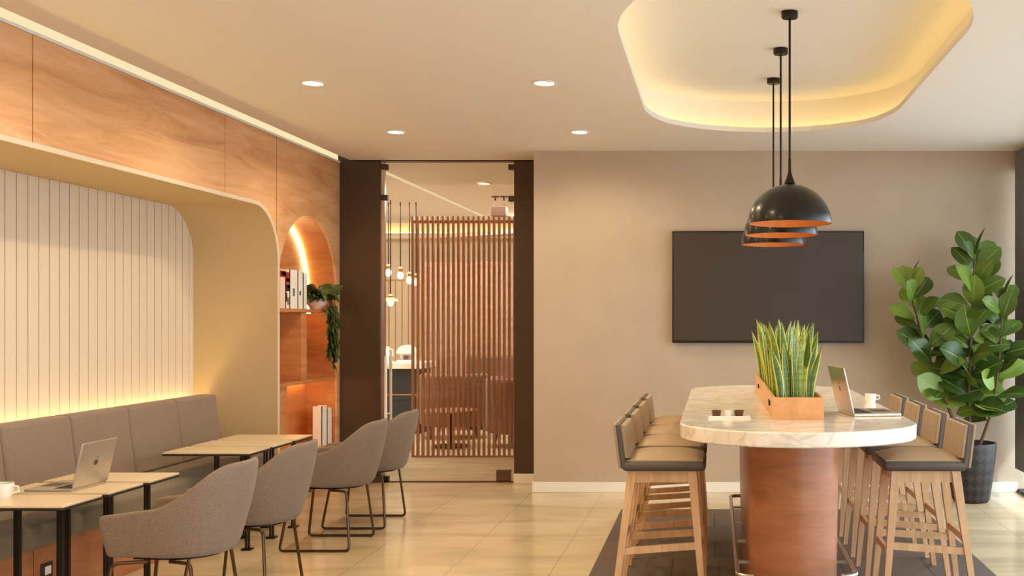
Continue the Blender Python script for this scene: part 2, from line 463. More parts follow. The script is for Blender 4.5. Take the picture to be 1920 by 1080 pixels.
def offset(outline, d):
    n = len(outline); r = []
    for i in range(n):
        p = Vector(outline[i]); a = Vector(outline[i-1]); c = Vector(outline[(i+1) % n])
        t = (c-a).normalized(); nrm = Vector((t.y, -t.x)); r.append((p.x+nrm.x*d, p.y+nrm.y*d))
    return r
REC = bowed(0.39, 1.74, 5.05, 7.5, 0.66, 0.30)

bm = B()
outer = [(-3.28, YF), (XR, YF), (XR, YB+0.05), (-1.536+0.0, YB+0.05), (-1.536, YD+0.02), (-3.28, YD+0.02)]
ov = [bm.verts.new((x, y, H)) for x, y in outer]; iv = [bm.verts.new((x, y, H)) for x, y in REC]
es = [bm.edges.new((ov[i], ov[(i+1) % len(ov)])) for i in range(len(ov))] + [bm.edges.new((iv[i], iv[(i+1) % len(iv)])) for i in range(len(iv))]
bmesh.ops.triangle_fill(bm, edges=es, use_beauty=True, use_dissolve=False)
g = bmesh.ops.extrude_face_region(bm, geom=bm.faces[:])
bmesh.ops.translate(bm, verts=[v for v in g['geom'] if isinstance(v, bmesh.types.BMVert)], vec=(0, 0, 0.035))
ceil = struct(obj('ceiling', bm, 'ceiling'))
bm = B(); box(bm, -4.3, XR+0.2, YF-0.1, YD+0.05, 3.16, 3.24); obj('upper_slab', bm, 'ceiling', ceil)
bm = B(); ring_prism(bm, offset(REC, 0.14), offset(REC, 0.17), H+0.035, 3.16); obj('recess_side', bm, 'ceiling', ceil, smooth=True)
bm = B(); ring_prism(bm, offset(REC, 0.070), offset(REC, 0.092), H+0.036, H+0.046)
tag(obj('led_strip', bm, 'led_recess'), 'yellow LED strip lighting the rounded ceiling recess above the bar table', 'light strip')

# left wall: alcove + panels + arched niche
AY0, AY1, AZ, AR = 2.6, 8.19, 2.31, 0.40
def alc(off):
    r = AR+off
    return [(AY1+off, 0.0)] + arc(AY1-AR, AZ-AR, r, 0, PI/2, 12) + arc(AY0+AR, AZ-AR, r, PI/2, PI, 12) + [(AY0-off, 0.0)]
wl = bpy.data.objects.new('wall_left', None); COL.objects.link(wl); struct(wl); wl.location = (XL, 0, 0)
def in_wl(o): o.parent = wl; o.matrix_parent_inverse = Matrix.Translation((-XL, 0, 0)); return o
ZT = 2.872
AO = 0.022
def contour(y):           # lower edge of the panelling above alcove
    if y >= AY1+AO: return None
    c = AY1-AR; r = AR+AO
    if y > c: return AZ-AR + math.sqrt(max(0, r*r-(y-c)**2))
    c0 = AY0+AR
    if y < c0: return AZ-AR + math.sqrt(max(0, r*r-(c0-y)**2))
    return AZ+AO
def panel(name, y0, y1, n=30):
    ys = [y0+(y1-y0)*k/n for k in range(n+1)]
    out = [(y, contour(y)) for y in ys] + [(y1, ZT), (y0, ZT)]
    bm = B(); prism(bm, out, XL-0.02, XL, 'x'); return in_wl(obj('wood_panel', bm, 'panel_wood'))
G = 0.004
panel('p', 2.6, 5.27-G); panel('p', 5.27+G, 7.34-G); panel('p', 7.34+G, 8.205-G)
bm = B(); prism(bm, [(YF, 0), (AY0-AO-0.002, 0), (AY0-AO-0.002, ZT), (YF, ZT)], XL-0.02, XL, 'x'); in_wl(obj('wood_panel', bm, 'panel_wood'))
# niche panel
NY0, NY1, NZ = 8.232, 9.52, 2.33; NR = (NY1-NY0)/2; NC = (NY0+NY1)/2
arch = [(NY0, 0.0)] + [(NC-NR*math.cos(PI*k/24), NZ-NR+NR*math.sin(PI*k/24)) for k in range(25)] + [(NY1, 0.0)]
out = [(8.213, 0.0)] + arch + [(YD, 0.0), (YD, ZT), (8.213, ZT)]
bm = B(); prism(bm, out, XL-0.02, XL, 'x'); in_wl(obj('wood_panel', bm, 'panel_wood'))
# dark gap backing + solid wall
bm = B(); box(bm, -3.46, XL-0.022, 8.196+0.03, NY0-0.02+0.0, 0, 3.15); in_wl(obj('backing', bm, 'dark_wood'))
bm = B(); prism(bm, [(2.5, AZ+0.06), (8.26, AZ+0.06), (8.26, ZT), (2.5, ZT)], XL-0.06, XL-0.024, 'x'); in_wl(obj('backing', bm, 'dark_wood'))
bm = B(); box(bm, -4.2, -4.06, YF, YD, 0, 3.16); in_wl(obj('backing', bm, 'wall'))
# alcove lining
bm = B(); ring_prism(bm, alc(0.0), alc(AO-0.002), -4.05, XL+0.012, 'x', closed=False); lin_o = in_wl(obj('alcove_lining', bm, 'alcove', smooth=True))
bm = B(); ring_prism(bm, alc(-0.001), alc(AO+0.004), XL+0.012, XL+0.020, 'x', closed=False); in_wl(obj('alcove_trim', bm, 'alcove_edge', smooth=True))
# slatted alcove back
bm = B(); y = AY0+0.005
while y < AY1-0.02:
    y1 = min(y+0.0925, AY1-0.002); box(bm, -4.03, -4.0, y, y1, 0.0, AZ-0.001); y += 0.1003
sl = in_wl(obj('slatted_panel', bm, 'slat_paint'))
bm = B(); box(bm, -4.05, -4.031, AY0, AY1, 0, AZ); in_wl(obj('slat_backing', bm, 'groove'))
# top lip + cove
bm = B(); box(bm, XL-0.02, XL+0.008, YF, YD, ZT+0.002, ZT+0.018); in_wl(obj('top_lip', bm, 'white'))
bm = B(); box(bm, XL-0.06, XL-0.03, YF, YD, ZT+0.0, 3.16); in_wl(obj('cove_back', bm, 'white'))
bm = B(); box(bm, XL-0.029, XL-0.012, YF, YD, ZT+0.019, ZT+0.085)
tag(obj('led_strip', bm, 'led_cove'), 'long cream LED strip running along the top of the wood panelled wall', 'light strip')

# back wall
bm = B(); box(bm, -1.536, XR+0.2, YB, YD+0.03, 0, 3.16); wb_o = struct(obj('wall_back', bm, 'wall'))
bm = B(); box(bm, -1.536, XR, YB-0.014, YB, 0, 0.088); struct(obj('baseboard_back', bm, 'white', bevel=0.004))
bm = B(); box(bm, -1.548, -1.536, YB-0.014, YD-0.06, 0, 0.088); struct(obj('baseboard_return', bm, 'white'))
# rear wall
bm = B(); box(bm, -4.2, XR+0.2, YF-0.1, YF, 0, 3.16); struct(obj('wall_rear', bm, 'wall'))

# right wall: glazing
wr = thing('window_1', 'tall window wall', 'window', (XR, 0, 0)); del wr['label']; del wr['category']; struct(wr)
def in_wr(o): o.parent = wr; o.matrix_parent_inverse = Matrix.Translation((-XR, 0, 0)); return o
bm = B(); box(bm, XR, XR+0.08, YF, YB, 2.72, 3.16); in_wr(obj('head', bm, 'wall'))
for y in (-3.0, -1.5, 0.0, 1.5, 3.0, 4.5, 6.0, 7.5):
    bm = B(); box(bm, XR, XR+0.07, y, y+0.05, 0.0, 2.72); in_wr(obj('mullion', bm, 'charcoal'))
bm = B(); box(bm, XR+0.001, XR+0.069, YF, YB-0.001, 0.0, 0.03); in_wr(obj('sill_rail', bm, 'charcoal'))
bm = B(); box(bm, XR+0.03, XR+0.04, YF, YB-0.001, 0.03, 2.72); in_wr(obj('pane', bm, 'glass'))
# outside
bm = B(); box(bm, XR+0.1, 40, -25, 30, -0.15, -0.02); struct(obj('ground_outside', bm, 'pave'))
bm = B(); box(bm, XR+0.09, XR+1.78, YF-1, 12, 2.9, 3.0); struct(obj('added_sun_blocker', bm, 'white'))  # unseen slab added to cut the sun down to a low strip

# ------------------------------------------------------------------ door to lounge
dr = bpy.data.objects.new('door_1', None); COL.objects.link(dr); struct(dr); dr.location = (-2.4, YD, 0)
def in_dr(o): o.parent = dr; o.matrix_parent_inverse = Matrix.Translation((2.4, -YD, 0)); return o
DX0, DX1 = -2.985, -1.815
bm = B(); box(bm, XL, DX0-0.02, YD, YD+0.10, 0, H-0.012); in_dr(obj('jamb_panel', bm, 'bronze', bevel=0.003))
bm = B(); box(bm, DX1+0.012, -1.536, YD-0.001, YD+0.10, 0.085, H-0.012); in_dr(obj('jamb_panel', bm, 'bronze', bevel=0.003))
bm = B(); box(bm, DX1+0.012, -1.55, YD-0.012, YD+0.10, 0.0, 0.083); in_dr(obj('jamb_base', bm, 'white'))
bm = B(); box(bm, XL, -1.536, YD+0.0, YD+0.10, H-0.010, 3.16); in_dr(obj('header', bm, 'bronze'))
bm = B(); box(bm, DX0, DX1, YD+0.03, YD+0.042, 0.012, H-0.014); in_dr(obj('glass_pane', bm, 'door_glass'))
bm = B(); box(bm, DX0-0.019, DX0+0.016, YD+0.02, YD+0.055, 0.0, H-0.012); in_dr(obj('edge_seal', bm, M['steel']))
bm = B(); box(bm, DX0, DX1, YD+0.02, YD+0.055, 0.0, 0.012); in_dr(obj('threshold', bm, 'brown'))
for (x, z) in ((DX0+0.012, 2.84), (DX0+0.012, 2.565), (DX1-0.012, 2.84), (DX1-0.012, 2.555)):
    bm = B(); box(bm, x-0.03, x+0.03, YD+0.012, YD+0.06, z-0.025, z+0.025); in_dr(obj('hinge', bm, 'bronze', bevel=0.004))
bm = B(); box(bm, DX1-0.15, DX1-0.02, YD+0.012, YD+0.06, 0.016, 0.115); in_dr(obj('floor_patch', bm, 'brown', bevel=0.004))
bm = B(); box(bm, DX0+0.0, DX0+0.05, YD+0.012, YD+0.06, 0.0, 0.06); in_dr(obj('floor_patch', bm, 'black_matte', bevel=0.004))
for yy in (YD-0.03, YD+0.10):
    x = -2.945 if yy < YD else -2.94
    bm = B(); tube(bm, [(x, yy, 0.52), (x, yy, 1.14)], 0.014, 10)
    for z in (0.62, 1.04): tube(bm, [(x, yy, z), (x, YD+0.036, z)], 0.008, 8)
    in_dr(obj('pull_handle', bm, 'ceramic', smooth=True))

# ------------------------------------------------------------------ lounge behind the glass
bm = B(); box(bm, -7.2, -7.0, YD, 18.2, 0, 3.4); struct(obj('wall_lounge_left', bm, 'wall_warm'))
bm = B(); box(bm, 0.6, 0.8, YD, 18.2, 0, 3.4); struct(obj('wall_lounge_right', bm, 'wall_warm'))
bm = B(); box(bm, -7.0, 0.6, 17.5, 17.7, 0, 3.4); struct(obj('wall_lounge_far', bm, 'wall_warm'))
bm = B(); box(bm, -7.0, XL-0.03, YD+0.01, YD+0.10, 0, 3.4); struct(obj('wall_lounge_near', bm, 'wall_warm'))
bm = B(); box(bm, -7.2, 0.8, YD+0.10, 15.8, H, H+0.04); box(bm, -7.2, 0.8, YD+0.1, 18.0, 3.3, 3.4); cl = struct(obj('ceiling_lounge', bm, 'ceiling'))
bm = B(); box(bm, -7.0, 0.6, 17.38, 17.5, 2.80, 2.88); struct(obj('trim_1', bm, 'wall_warm'))
bm = B(); box(bm, -6.9, 0.5, 17.40, 17.48, 2.882, 2.90)
tag(obj('led_strip', bm, 'led_far'), 'yellow LED band glowing along the top of the far lounge wall', 'light strip')
bm = B(); box(bm, -3.225, -3.175, 10.2, 15.2, H-0.006, H-0.001)
tag(obj('light_slot', bm, M['led_cove']), 'slim straight light slot in the lounge ceiling behind the glass door', 'light strip')
# curved soffit over the lounge
bm = B()
pts_i, pts_o = [], []
for k in range(17):
    a = math.radians(90 - 75*k/16)
    pts_i.append((-5.2 + 3.6*math.cos(a), 11.8 + 3.9*math.sin(a))); pts_o.append((-5.2 + 3.9*math.cos(a), 11.8 + 4.2*math.sin(a)))
ring_prism(bm, pts_i, pts_o, 2.66, 2.72, closed=False); struct(obj('trim_2', bm, 'wall_warm', smooth=True))
# slatted screen
scr = thing('slatted_screen', 'tall screen of thin vertical wooden slats behind the glass door', 'screen', (-2.6, 11.4, 0))
x = -3.225; k = 0
while x < -1.75:
    bm = B(); box(bm, x+2.6-0.012, x+2.6+0.012, -0.02, 0.02, 0.005, 2.57); obj('slat', bm, 'slat_wood', scr)
    x += 0.0543
bm = B(); box(bm, -0.637, 0.85, -0.028, 0.028, 0.0, 0.016); obj('bottom_rail', bm, 'slat_wood', scr)
bm = B(); box(bm, -0.637, 0.85, 0.021, 0.032, 2.50, 2.53); obj('cross_rail', bm, 'slat_wood', scr)
# wood partition
pt = thing('wood_partition', 'tall wood clad partition block standing behind the slatted screen', 'partition', (-3.1, 15.2, 0))
bm = B(); box(bm, -1.1, 0.35, 0, 0.3, 0, 2.29); obj('cladding', bm, 'lounge_wood', pt, bevel=0.005)
bm = B(); box(bm, 0.35, 0.47, -0.05, 0.35, 0, 2.29); obj('end_post', bm, 'dark_wood', pt)
# bar counter
bc = thing('bar_counter', 'dark navy bar counter with pale stone top beyond the glass door', 'counter', (-4.4, 13.6, 0))
bm = B(); box(bm, -1.3, 0.62, 0.05, 0.6, 0.14, 0.84); obj('front_panel', bm, 'navy', bc, bevel=0.006)
bm = B(); box(bm, -1.3, 0.62, 0.10, 0.6, 0.0, 0.14); obj('plinth', bm, 'black_matte', bc)
bm = B(); box(bm, -1.34, 0.68, -0.02, 0.65, 0.84, 0.92); obj('stone_top', bm, 'marble', bc, bevel=0.006)
bm = B(); box(bm, -1.3, 0.62, 0.040, 0.052, 0.50, 0.515); obj('brass_line', bm, 'brass', bc)
# rods above counter
rs = thing('rod_screen', 'row of upright brass rods rising from the bar counter', 'screen', (-4.3, 13.95, 0.92))
for k in range(11):
    bm = B(); tube(bm, [(-0.3+k*0.085, 0, 0), (-0.3+k*0.085, 0, 1.06)], 0.008, 6); obj('rod', bm, 'brass', rs, smooth=True)
bm = B(); box(bm, -0.33, 0.58, -0.012, 0.012, 1.05, 1.075); obj('top_bar', bm, 'brass', rs)
# things on the counter
jg = thing('jug', 'cream jug at the left end of the bar counter', 'jug', (-4.26, 13.75, 0.92))
bm = B(); lathe(bm, [(0.0, 0), (0.06, 0), (0.075, 0.08), (0.06, 0.16), (0.07, 0.2), (0.062, 0.2), (0.05, 0.16), (0.065, 0.08), (0.0, 0.02)], seg=20); obj('body', bm, 'ceramic', jg, smooth=True)
bm = B(); tube(bm, [(0.06, 0, 0.17), (0.11, 0, 0.16), (0.11, 0, 0.08), (0.07, 0, 0.05)], 0.008, 6); obj('handle', bm, 'ceramic', jg, smooth=True)
cm = thing('coffee_machine', 'small cream coffee machine with rounded hood on the bar counter', 'coffee machine', (-3.98, 13.8, 0.92))
bm = B(); box(bm, -0.1, 0.1, -0.1, 0.1, 0, 0.03); box(bm, -0.1, 0.1, 0.02, 0.1, 0.03, 0.12); obj('body', bm, 'ceramic', cm, bevel=0.01)
bm = B(); prism(bm, [(-0.11, 0.11), (0.11, 0.11)] + arc(0, 0.11, 0.11, 0.12, PI-0.12, 10), -0.1, 0.1, 'y'); obj('hood', bm, 'ceramic', cm, smooth=True)
bm = B(); lathe(bm, [(0.0, 0.031), (0.03, 0.031), (0.036, 0.085), (0.03, 0.085), (0.0, 0.05)], (0, -0.05, 0), 14); obj('drip_cup', bm, 'brown', cm, smooth=True)
# glass bulb pendants
def bulb_pendant(x, y, z, label, first=None):
    t = thing('bulb_pendant', label, 'pendant lamp', (x, y, H), group='bare bulb pendants over the bar counter')
    bm = B(); tube(bm, [(0, 0, -0.001), (0, 0, z-H+0.09)], 0.007, 6); obj('cord', bm, 'black_matte', t)
    bm = B(); lathe(bm, [(0.012, 0.1), (0.03, 0.08), (0.03, 0.04), (0.012, 0.035)], (0, 0, z-H), 12, True, True); obj('socket', bm, 'brass', t, smooth=True)
    bm = B(); lathe(bm, [(0.0, -0.05), (0.025, -0.04), (0.037, -0.005), (0.03, 0.025), (0.014, 0.04)], (0, 0, z-H), 14); obj('bulb', bm, 'bulb', t, smooth=True)
    return t
bulb_pendant(-3.99, 13.05, 2.045, 'bare bulb pendant above the bar, leftmost of the upper row')
bulb_pendant(-3.83, 13.0, 2.01, 'bare bulb pendant above the bar, second of the upper row')
bulb_pendant(-3.72, 13.0, 1.95, 'bare bulb pendant above the bar, third and lower in the row')
bulb_pendant(-3.64, 13.0, 1.93, 'bare bulb pendant above the bar, rightmost beside the slatted screen')
t = bulb_pendant(-3.89, 12.8, 1.675, 'bulb pendant with brass saucer hanging lowest above the bar counter')
bm = B(); lathe(bm, [(0.03, 0.03), (0.10, 0.0), (0.11, -0.02), (0.10, -0.012), (0.03, 0.02)], (0, 0, 1.675-H+0.03), 18); obj('saucer', bm, 'brass', t, smooth=True)
# ceiling box on rods
cb = thing('ceiling_fixture', 'small brown box fixture hung on two short rods in the lounge', 'light fixture', (-2.5, 12.4, H))
bm = B(); box(bm, -0.085, 0.085, -0.08, 0.08, -0.235, -0.125); obj('box_shade', bm, 'brown', cb, bevel=0.005)
for dx in (-0.05, 0.05):
    bm = B(); tube(bm, [(dx, 0, -0.126), (dx, 0, -0.012)], 0.009, 8); obj('rod', bm, 'brown', cb)
    bm = B(); lathe(bm, [(0.0, -0.012), (0.045, -0.012), (0.045, -0.001), (0.0, -0.001)], (dx, 0, 0), 14); obj('canopy', bm, 'brown', cb)
# lounge seating
def lounge_chair(loc, rz, label):
    t = thing('lounge_armchair', label, 'armchair', loc, rz, 'brown armchairs in the lounge')
    bm = B()
    ins, outs = [], []
    for k in range(15):
        a = math.radians(-25 + 230*k/14)
        outs.append((0.42*math.cos(a), 0.40*math.sin(a))); ins.append((0.31*math.cos(a), 0.29*math.sin(a)))
    ring_prism(bm, ins, outs, 0.16, 0.80, closed=False); obj('backrest', bm, 'sofa_brown', t, bevel=0.04, bseg=3)
    bm = B(); prism(bm, arc(0, 0, 0.30, 0, 2*PI*23/24, 23), 0.2, 0.45); obj('seat', bm, 'sofa_brown', t, bevel=0.04, bseg=3)
    for sx in (-0.24, 0.24):
        for sy in (-0.2, 0.22):
            bm = B(); beam(bm, (sx, sy, 0), (sx*0.9, sy*0.9, 0.2), 0.025, 0.035); obj('leg', bm, 'dark_wood', t)
    return t
lounge_chair((-3.25, 13.3, 0), PI, 'brown tub armchair behind the slats, nearer the bar counter')
lounge_chair((-2.25, 12.45, 0), PI*0.9, 'brown tub armchair behind the slats, nearer the right door frame')
sf = thing('lounge_sofa', 'long brown lounge sofa furthest back behind the slatted screen', 'sofa', (-2.6, 14.45, 0))
bm = B(); box(bm, -0.85, 0.85, 0.3, 0.5, 0.15, 0.98); obj('backrest', bm, 'sofa_brown', sf, bevel=0.05, bseg=3)
bm = B(); box(bm, -0.8, 0.8, -0.35, 0.3, 0.15, 0.45); obj('seat', bm, 'sofa_brown', sf, bevel=0.04, bseg=3)
for sx in (-0.93, 0.83):
    bm = B(); box(bm, sx, sx+0.12, -0.35, 0.5, 0.12, 0.66); obj('armrest', bm, 'sofa_brown', sf, bevel=0.04, bseg=3)
for sx in (-0.8, 0.8):
    for sy in (-0.3, 0.42):
        bm = B(); beam(bm, (sx, sy, 0), (sx, sy, 0.16), 0.04); obj('leg', bm, 'dark_wood', sf)
ctb = thing('coffee_table', 'low dark round coffee table in front of the lounge armchairs', 'table', (-3.05, 12.3, 0))
bm = B(); lathe(bm, [(0, 0.40), (0.30, 0.40), (0.31, 0.415), (0.30, 0.43), (0, 0.43)], seg=28); obj('tabletop', bm, 'dark_wood', ctb, smooth=True)
bm = B(); lathe(bm, [(0, 0), (0.2, 0.0), (0.2, 0.02), (0.03, 0.035), (0.03, 0.40)], seg=20); obj('pedestal', bm, 'black_matte', ctb, smooth=True)

# ------------------------------------------------------------------ downlights
def downlight(label, loc):
    t = thing('recessed_downlight', label, 'ceiling light', loc, group='recessed ceiling downlights')
    bm = B(); lathe(bm, [(0.058, -0.001), (0.076, -0.001), (0.076, -0.006), (0.06, -0.009), (0.058, -0.006)], seg=28)
    obj('trim_ring', bm, 'ceiling', t, smooth=True)
    bm = B(); lathe(bm, [(0.0, -0.003), (0.0575, -0.003)], seg=28); obj('diffuser', bm, 'lamp', t)
    return t
DE = 45
dl0 = downlight('downlight nearest the wood panelled wall and the camera', (-2.43, 6.45, H))
dup(dl0, (-2.43, 8.13, H), label='downlight in front of the glass door near the wood wall')
dup(dl0, (-1.03, 6.45, H), label='downlight at middle of the ceiling, beside the lit recess')
dup(dl0, (-1.03, 8.13, H), label='downlight near the grey back wall, beside the tip of the recess')
dup(dl0, (-2.42, 11.2, H), label='downlight in the lounge ceiling seen through the glass door')
for y in (8.13, 6.45, 4.77, 3.09, 1.4, -0.3):  # rows nearer than the fixtures are unseen lamps added for more light
    for x in (-2.43, -1.03): spot((x, y, H-0.015), DE)

# ------------------------------------------------------------------ banquette in the alcove
bn = thing('banquette_bench', 'grey upholstered banquette built into the alcove with wood base', 'bench', (-3.7, 5.4, 0))
def inb(x): return x+3.7
YB0 = AY0+0.02
bm = B(); box(bm, inb(-3.98), inb(-3.372), YB0-5.4, 5.28-0.003-5.4, 0, 0.33); obj('wood_base', bm, 'red_wood', bn)
bm = B(); box(bm, inb(-3.98), inb(-3.372), 5.28+0.003-5.4, 8.17-5.4, 0, 0.33); obj('wood_base', bm, 'red_wood', bn)
bm = B(); box(bm, inb(-3.9), inb(-3.335), YB0-5.4, 8.16-5.4, 0.331, 0.455); obj('seat_cushion', bm, 'seat_fabric', bn, bevel=0.025, bseg=3)
ys = [2.64, 3.20, 3.81, 4.43, 5.05, 5.67, 6.29, 6.91, 7.53, 8.13]
for a, b in zip(ys[:-1], ys[1:]):
    bm = B()
    prism(bm, [(inb(-3.93), 0.456), (inb(-3.74), 0.456), (inb(-3.795), 0.90), (inb(-3.92), 0.90)], a+0.003-5.4, b-0.003-5.4, 'y')
    obj('back_cushion', bm, 'bench_fabric', bn, bevel=0.022, bseg=3)
bm = B(); box(bm, -3.985, -3.96, AY0+0.1, 8.12, 0.80, 0.815)
tag(obj('led_strip', bm, 'led_bench'), 'golden LED strip glowing behind the banquette backrest', 'light strip')
so = thing('power_socket', 'black framed power socket on the wood base of the banquette', 'socket', (-3.372, 5.38, 0.2))
bm = B(); box(bm, 0, 0.008, -0.045, 0.045, -0.04, 0.04); obj('frame', bm, 'socket', so, bevel=0.004)
bm = B(); box(bm, 0.006, 0.011, -0.022, 0.026, -0.02, 0.022); obj('insert', bm, 'ceramic', so, bevel=0.002)

# ------------------------------------------------------------------ arched bookcase niche
nb = thing('arched_bookcase', 'arched wood bookcase niche with shelves and glowing arch', 'bookcase', (XL, NC, 0))
ND = -0.27
bm = B()
def arch_off(o, zlow=0.0):
    return [(NY0-o-NC, zlow)] + [(-(NR+o)*math.cos(PI*k/24), NZ-NR+(NR+o)*math.sin(PI*k/24)) for k in range(25)] + [(NY1+o-NC, zlow)]
ring_prism(bm, arch_off(0), arch_off(0.018), ND, -0.021, 'x', closed=False); obj('arch_lining', bm, 'niche_wood', nb, smooth=True)
bm = B(); prism(bm, arch_off(0.018), ND-0.02, ND, 'x'); obj('back_panel', bm, 'niche_wood', nb)
W = NR-0.001
for z in (1.555, 0.965, 0.37):
    bm = B(); box(bm, ND+0.001, -0.012, -W, W, z-0.028, z); obj('shelf', bm, 'niche_wood', nb, bevel=0.002)
bm = B(); box(bm, ND+0.001, -0.03, 8.77-NC, 8.89-NC, 0.966, 1.526); obj('divider', bm, 'niche_wood', nb)
bm = B(); box(bm, ND+0.001, -0.03, 8.32-NC, 8.48-NC, 0.371, 0.936); obj('divider', bm, 'niche_wood', nb)
bm = B(); box(bm, ND+0.001, -0.03, 8.77-NC, 8.89-NC, 0.0, 0.341); obj('divider', bm, 'niche_wood', nb)
bm = B(); tube(bm, [(ND+0.012, a, b) for a, b in arch_off(-0.020, 1.557)], 0.018, 8); obj('led_arch', bm, 'led_arch', nb, smooth=True)
bm = B(); box(bm, ND+0.05, ND+0.06, 8.9-NC, 9.45-NC, 1.519, 1.526); obj('shelf_led', bm, 'led_shelf', nb)
bm = B(); box(bm, ND+0.05, ND+0.06, 8.5-NC, 9.45-NC, 0.929, 0.936); obj('shelf_led', bm, 'led_shelf', nb)
# books
def book(y0, y1, z0, h, xf, mat, label, group, prints=(), depth=0.2):
    t = thing('book', label, 'book', (xf-depth/2, (y0+y1)/2, z0), group=group)
    w = (y1-y0)/2-0.002
    bm = B(); box(bm, -depth/2, depth/2, -w, -w+0.006, 0, h); box(bm, -depth/2, depth/2, w-0.006, w, 0, h); box(bm, depth/2-0.006, depth/2, -w, w, 0, h)
    obj('cover', bm, mat, t)
    bm = B(); box(bm, -depth/2+0.005, depth/2-0.007, -w+0.0065, w-0.0065, 0.004, h-0.006); obj('pages', bm, 'paper', t)
    for (a, b, c, d, mm) in prints:
        bm = B(); box(bm, depth/2+0.0002, depth/2+0.0014, -w+2*w*a, -w+2*w*b, h*c, h*d); obj('spine_print', bm, mm, t)
g1 = 'books under the lit arch'
book(8.36, 8.478, 1.555, 0.31, -3.41, 'book_blush', 'pale book with red band on top of spine, leftmost under the arch', g1, [(0.05, 0.95, 0.80, 0.96, 'book_red'), (0.3, 0.95, 0.84, 0.93, 'book_black')])
book(8.479, 8.562, 1.555, 0.30, -3.41, 'book_white', 'book with red and black printed spine, second from left under the arch', g1, [(0.08, 0.95, 0.66, 0.97, 'book_red'), (0.1, 0.9, 0.72, 0.80, 'book_black'), (0.06, 0.95, 0.46, 0.65, 'book_black'), (0.4, 0.9, 0.54, 0.62, 'book_red'), (0.06, 0.35, 0.18, 0.42, 'book_black'), (0.4, 0.95, 0.10, 0.30, 'book_grey')])
book(8.564, 8.725, 1.555, 0.315, -3.41, 'book_white', 'thick white book with large grey mark on its spine', g1, [(0.35, 0.62, 0.32, 0.52, 'book_grey')])
book(8.727, 8.838, 1.555, 0.31, -3.41, 'book_white', 'white book with small black mark on its spine', g1, [(0.3, 0.55, 0.36, 0.47, 'book_black')])
book(8.84, 8.925, 1.555, 0.30, -3.41, 'book_white', 'plain white book at the right end of the row under the arch', g1)
g2 = 'tall white books on the lowest shelf'
book(9.235, 9.36, 0.37, 0.345, -3.40, 'book_white', 'taller tall white book standing low in the bookcase', g2, depth=0.08)
book(9.365, 9.475, 0.37, 0.315, -3.40, 'book_white', 'shorter tall white book beside the dark door frame', g2, depth=0.08)

# ------------------------------------------------------------------ leaves helper
def leaf(bm, base, direction, up, L, Wd, shape='fig', curl=0.25, fold=0.18, nu=6, nv=4, uvl=None):
    d = Vector(direction).normalized(); up = Vector(up)
    side = d.cross(up)
    if side.length < 1e-3: side = d.cross(Vector((1, 0, 0)))
    side.normalize(); nrm = side.cross(d).normalized()
    base = Vector(base); rows = []
    for i in range(nu+1):
        t = i/nu
        if shape == 'fig': w = (0.10 + 0.9*math.sin(PI*min(1, t**1.25))**0.75) if 0 < t < 1 else (0.06 if t == 0 else 0.02)
        elif shape == 'heart': w = math.sin(PI*(0.12+0.88*t)**0.75)**0.8 if t < 1 else 0.02
        else: w = 1
        row = []
        for j in range(nv+1):
            s = j/nv*2-1
            p = base + d*(L*t) + side*(s*w*Wd/2) + nrm*(fold*abs(s)*w*Wd/2 - curl*L*t*t + 0.02*Wd*math.sin(t*9+s*3))
            row.append((bm.verts.new(p), j/nv, t))
        rows.append(row)
    for i in range(nu):
        for j in range(nv):
            q = (rows[i][j], rows[i][j+1], rows[i+1][j+1], rows[i+1][j])
            f = bm.faces.new([v[0] for v in q])
            for l, v in zip(f.loops, q): l[uvl].uv = (v[1], v[2])

# trailing pothos on shelf
ph = thing('trailing_pothos', 'trailing green pothos in a pale bowl on the shelf under the arch', 'plant', (-3.45, 9.25, 1.555))
bm = B(); lathe(bm, [(0.0, 0), (0.05, 0.0), (0.085, 0.05), (0.09, 0.11), (0.08, 0.11), (0.072, 0.05), (0.0, 0.03)], seg=20); obj('bowl', bm, 'book_blush', ph, smooth=True)
bm = B(); lathe(bm, [(0.0, 0.098), (0.078, 0.098)], seg=20); obj('soil', bm, 'soil', ph)
bm = B(); uvl = bm.loops.layers.uv.verify(); bs = B()
rnd = random.Random(3)
for k in range(64):
    a = rnd.uniform(-1.9, 1.9); r = rnd.uniform(0.02, 0.12)
    b = Vector((r*math.cos(a), r*math.sin(a), 0.11+rnd.uniform(0, 0.06)))
    leaf(bm, b, (math.cos(a)*1.0, math.sin(a)*1.0, rnd.uniform(-0.5, 0.9)), (0.6, -0.5, 0.6), rnd.uniform(0.08, 0.13), rnd.uniform(0.055, 0.08), 'heart', 0.5, 0.2, 5, 2, uvl)
for k in range(12):
    y0 = rnd.uniform(-0.08, 0.17); Ln = rnd.uniform(0.2, 0.52); pts = [(0.03, y0*0.5, 0.11), (0.09, y0, 0.13), (0.115, y0*1.1, 0.02)]
    n = 8
    for i in range(1, n+1):
        pts.append((0.115+rnd.uniform(-0.012, 0.012), y0*1.1+rnd.uniform(-0.02, 0.02), 0.02-Ln*i/n))
    tube(bs, pts, 0.003, 5)
    for i in range(2, len(pts)):
        for q in range(2):
            a = rnd.uniform(-1.4, 1.4)
            leaf(bm, pts[i], (math.cos(a)*0.7, math.sin(a), -0.8), (1, 0, 0.3), rnd.uniform(0.07, 0.11), rnd.uniform(0.05, 0.07), 'heart', 0.2, 0.2, 5, 2, uvl)
obj('foliage', bm, 'pothos_leaf', ph, smooth=True, angle=180); obj('vine', bs, 'stem', ph, smooth=True)

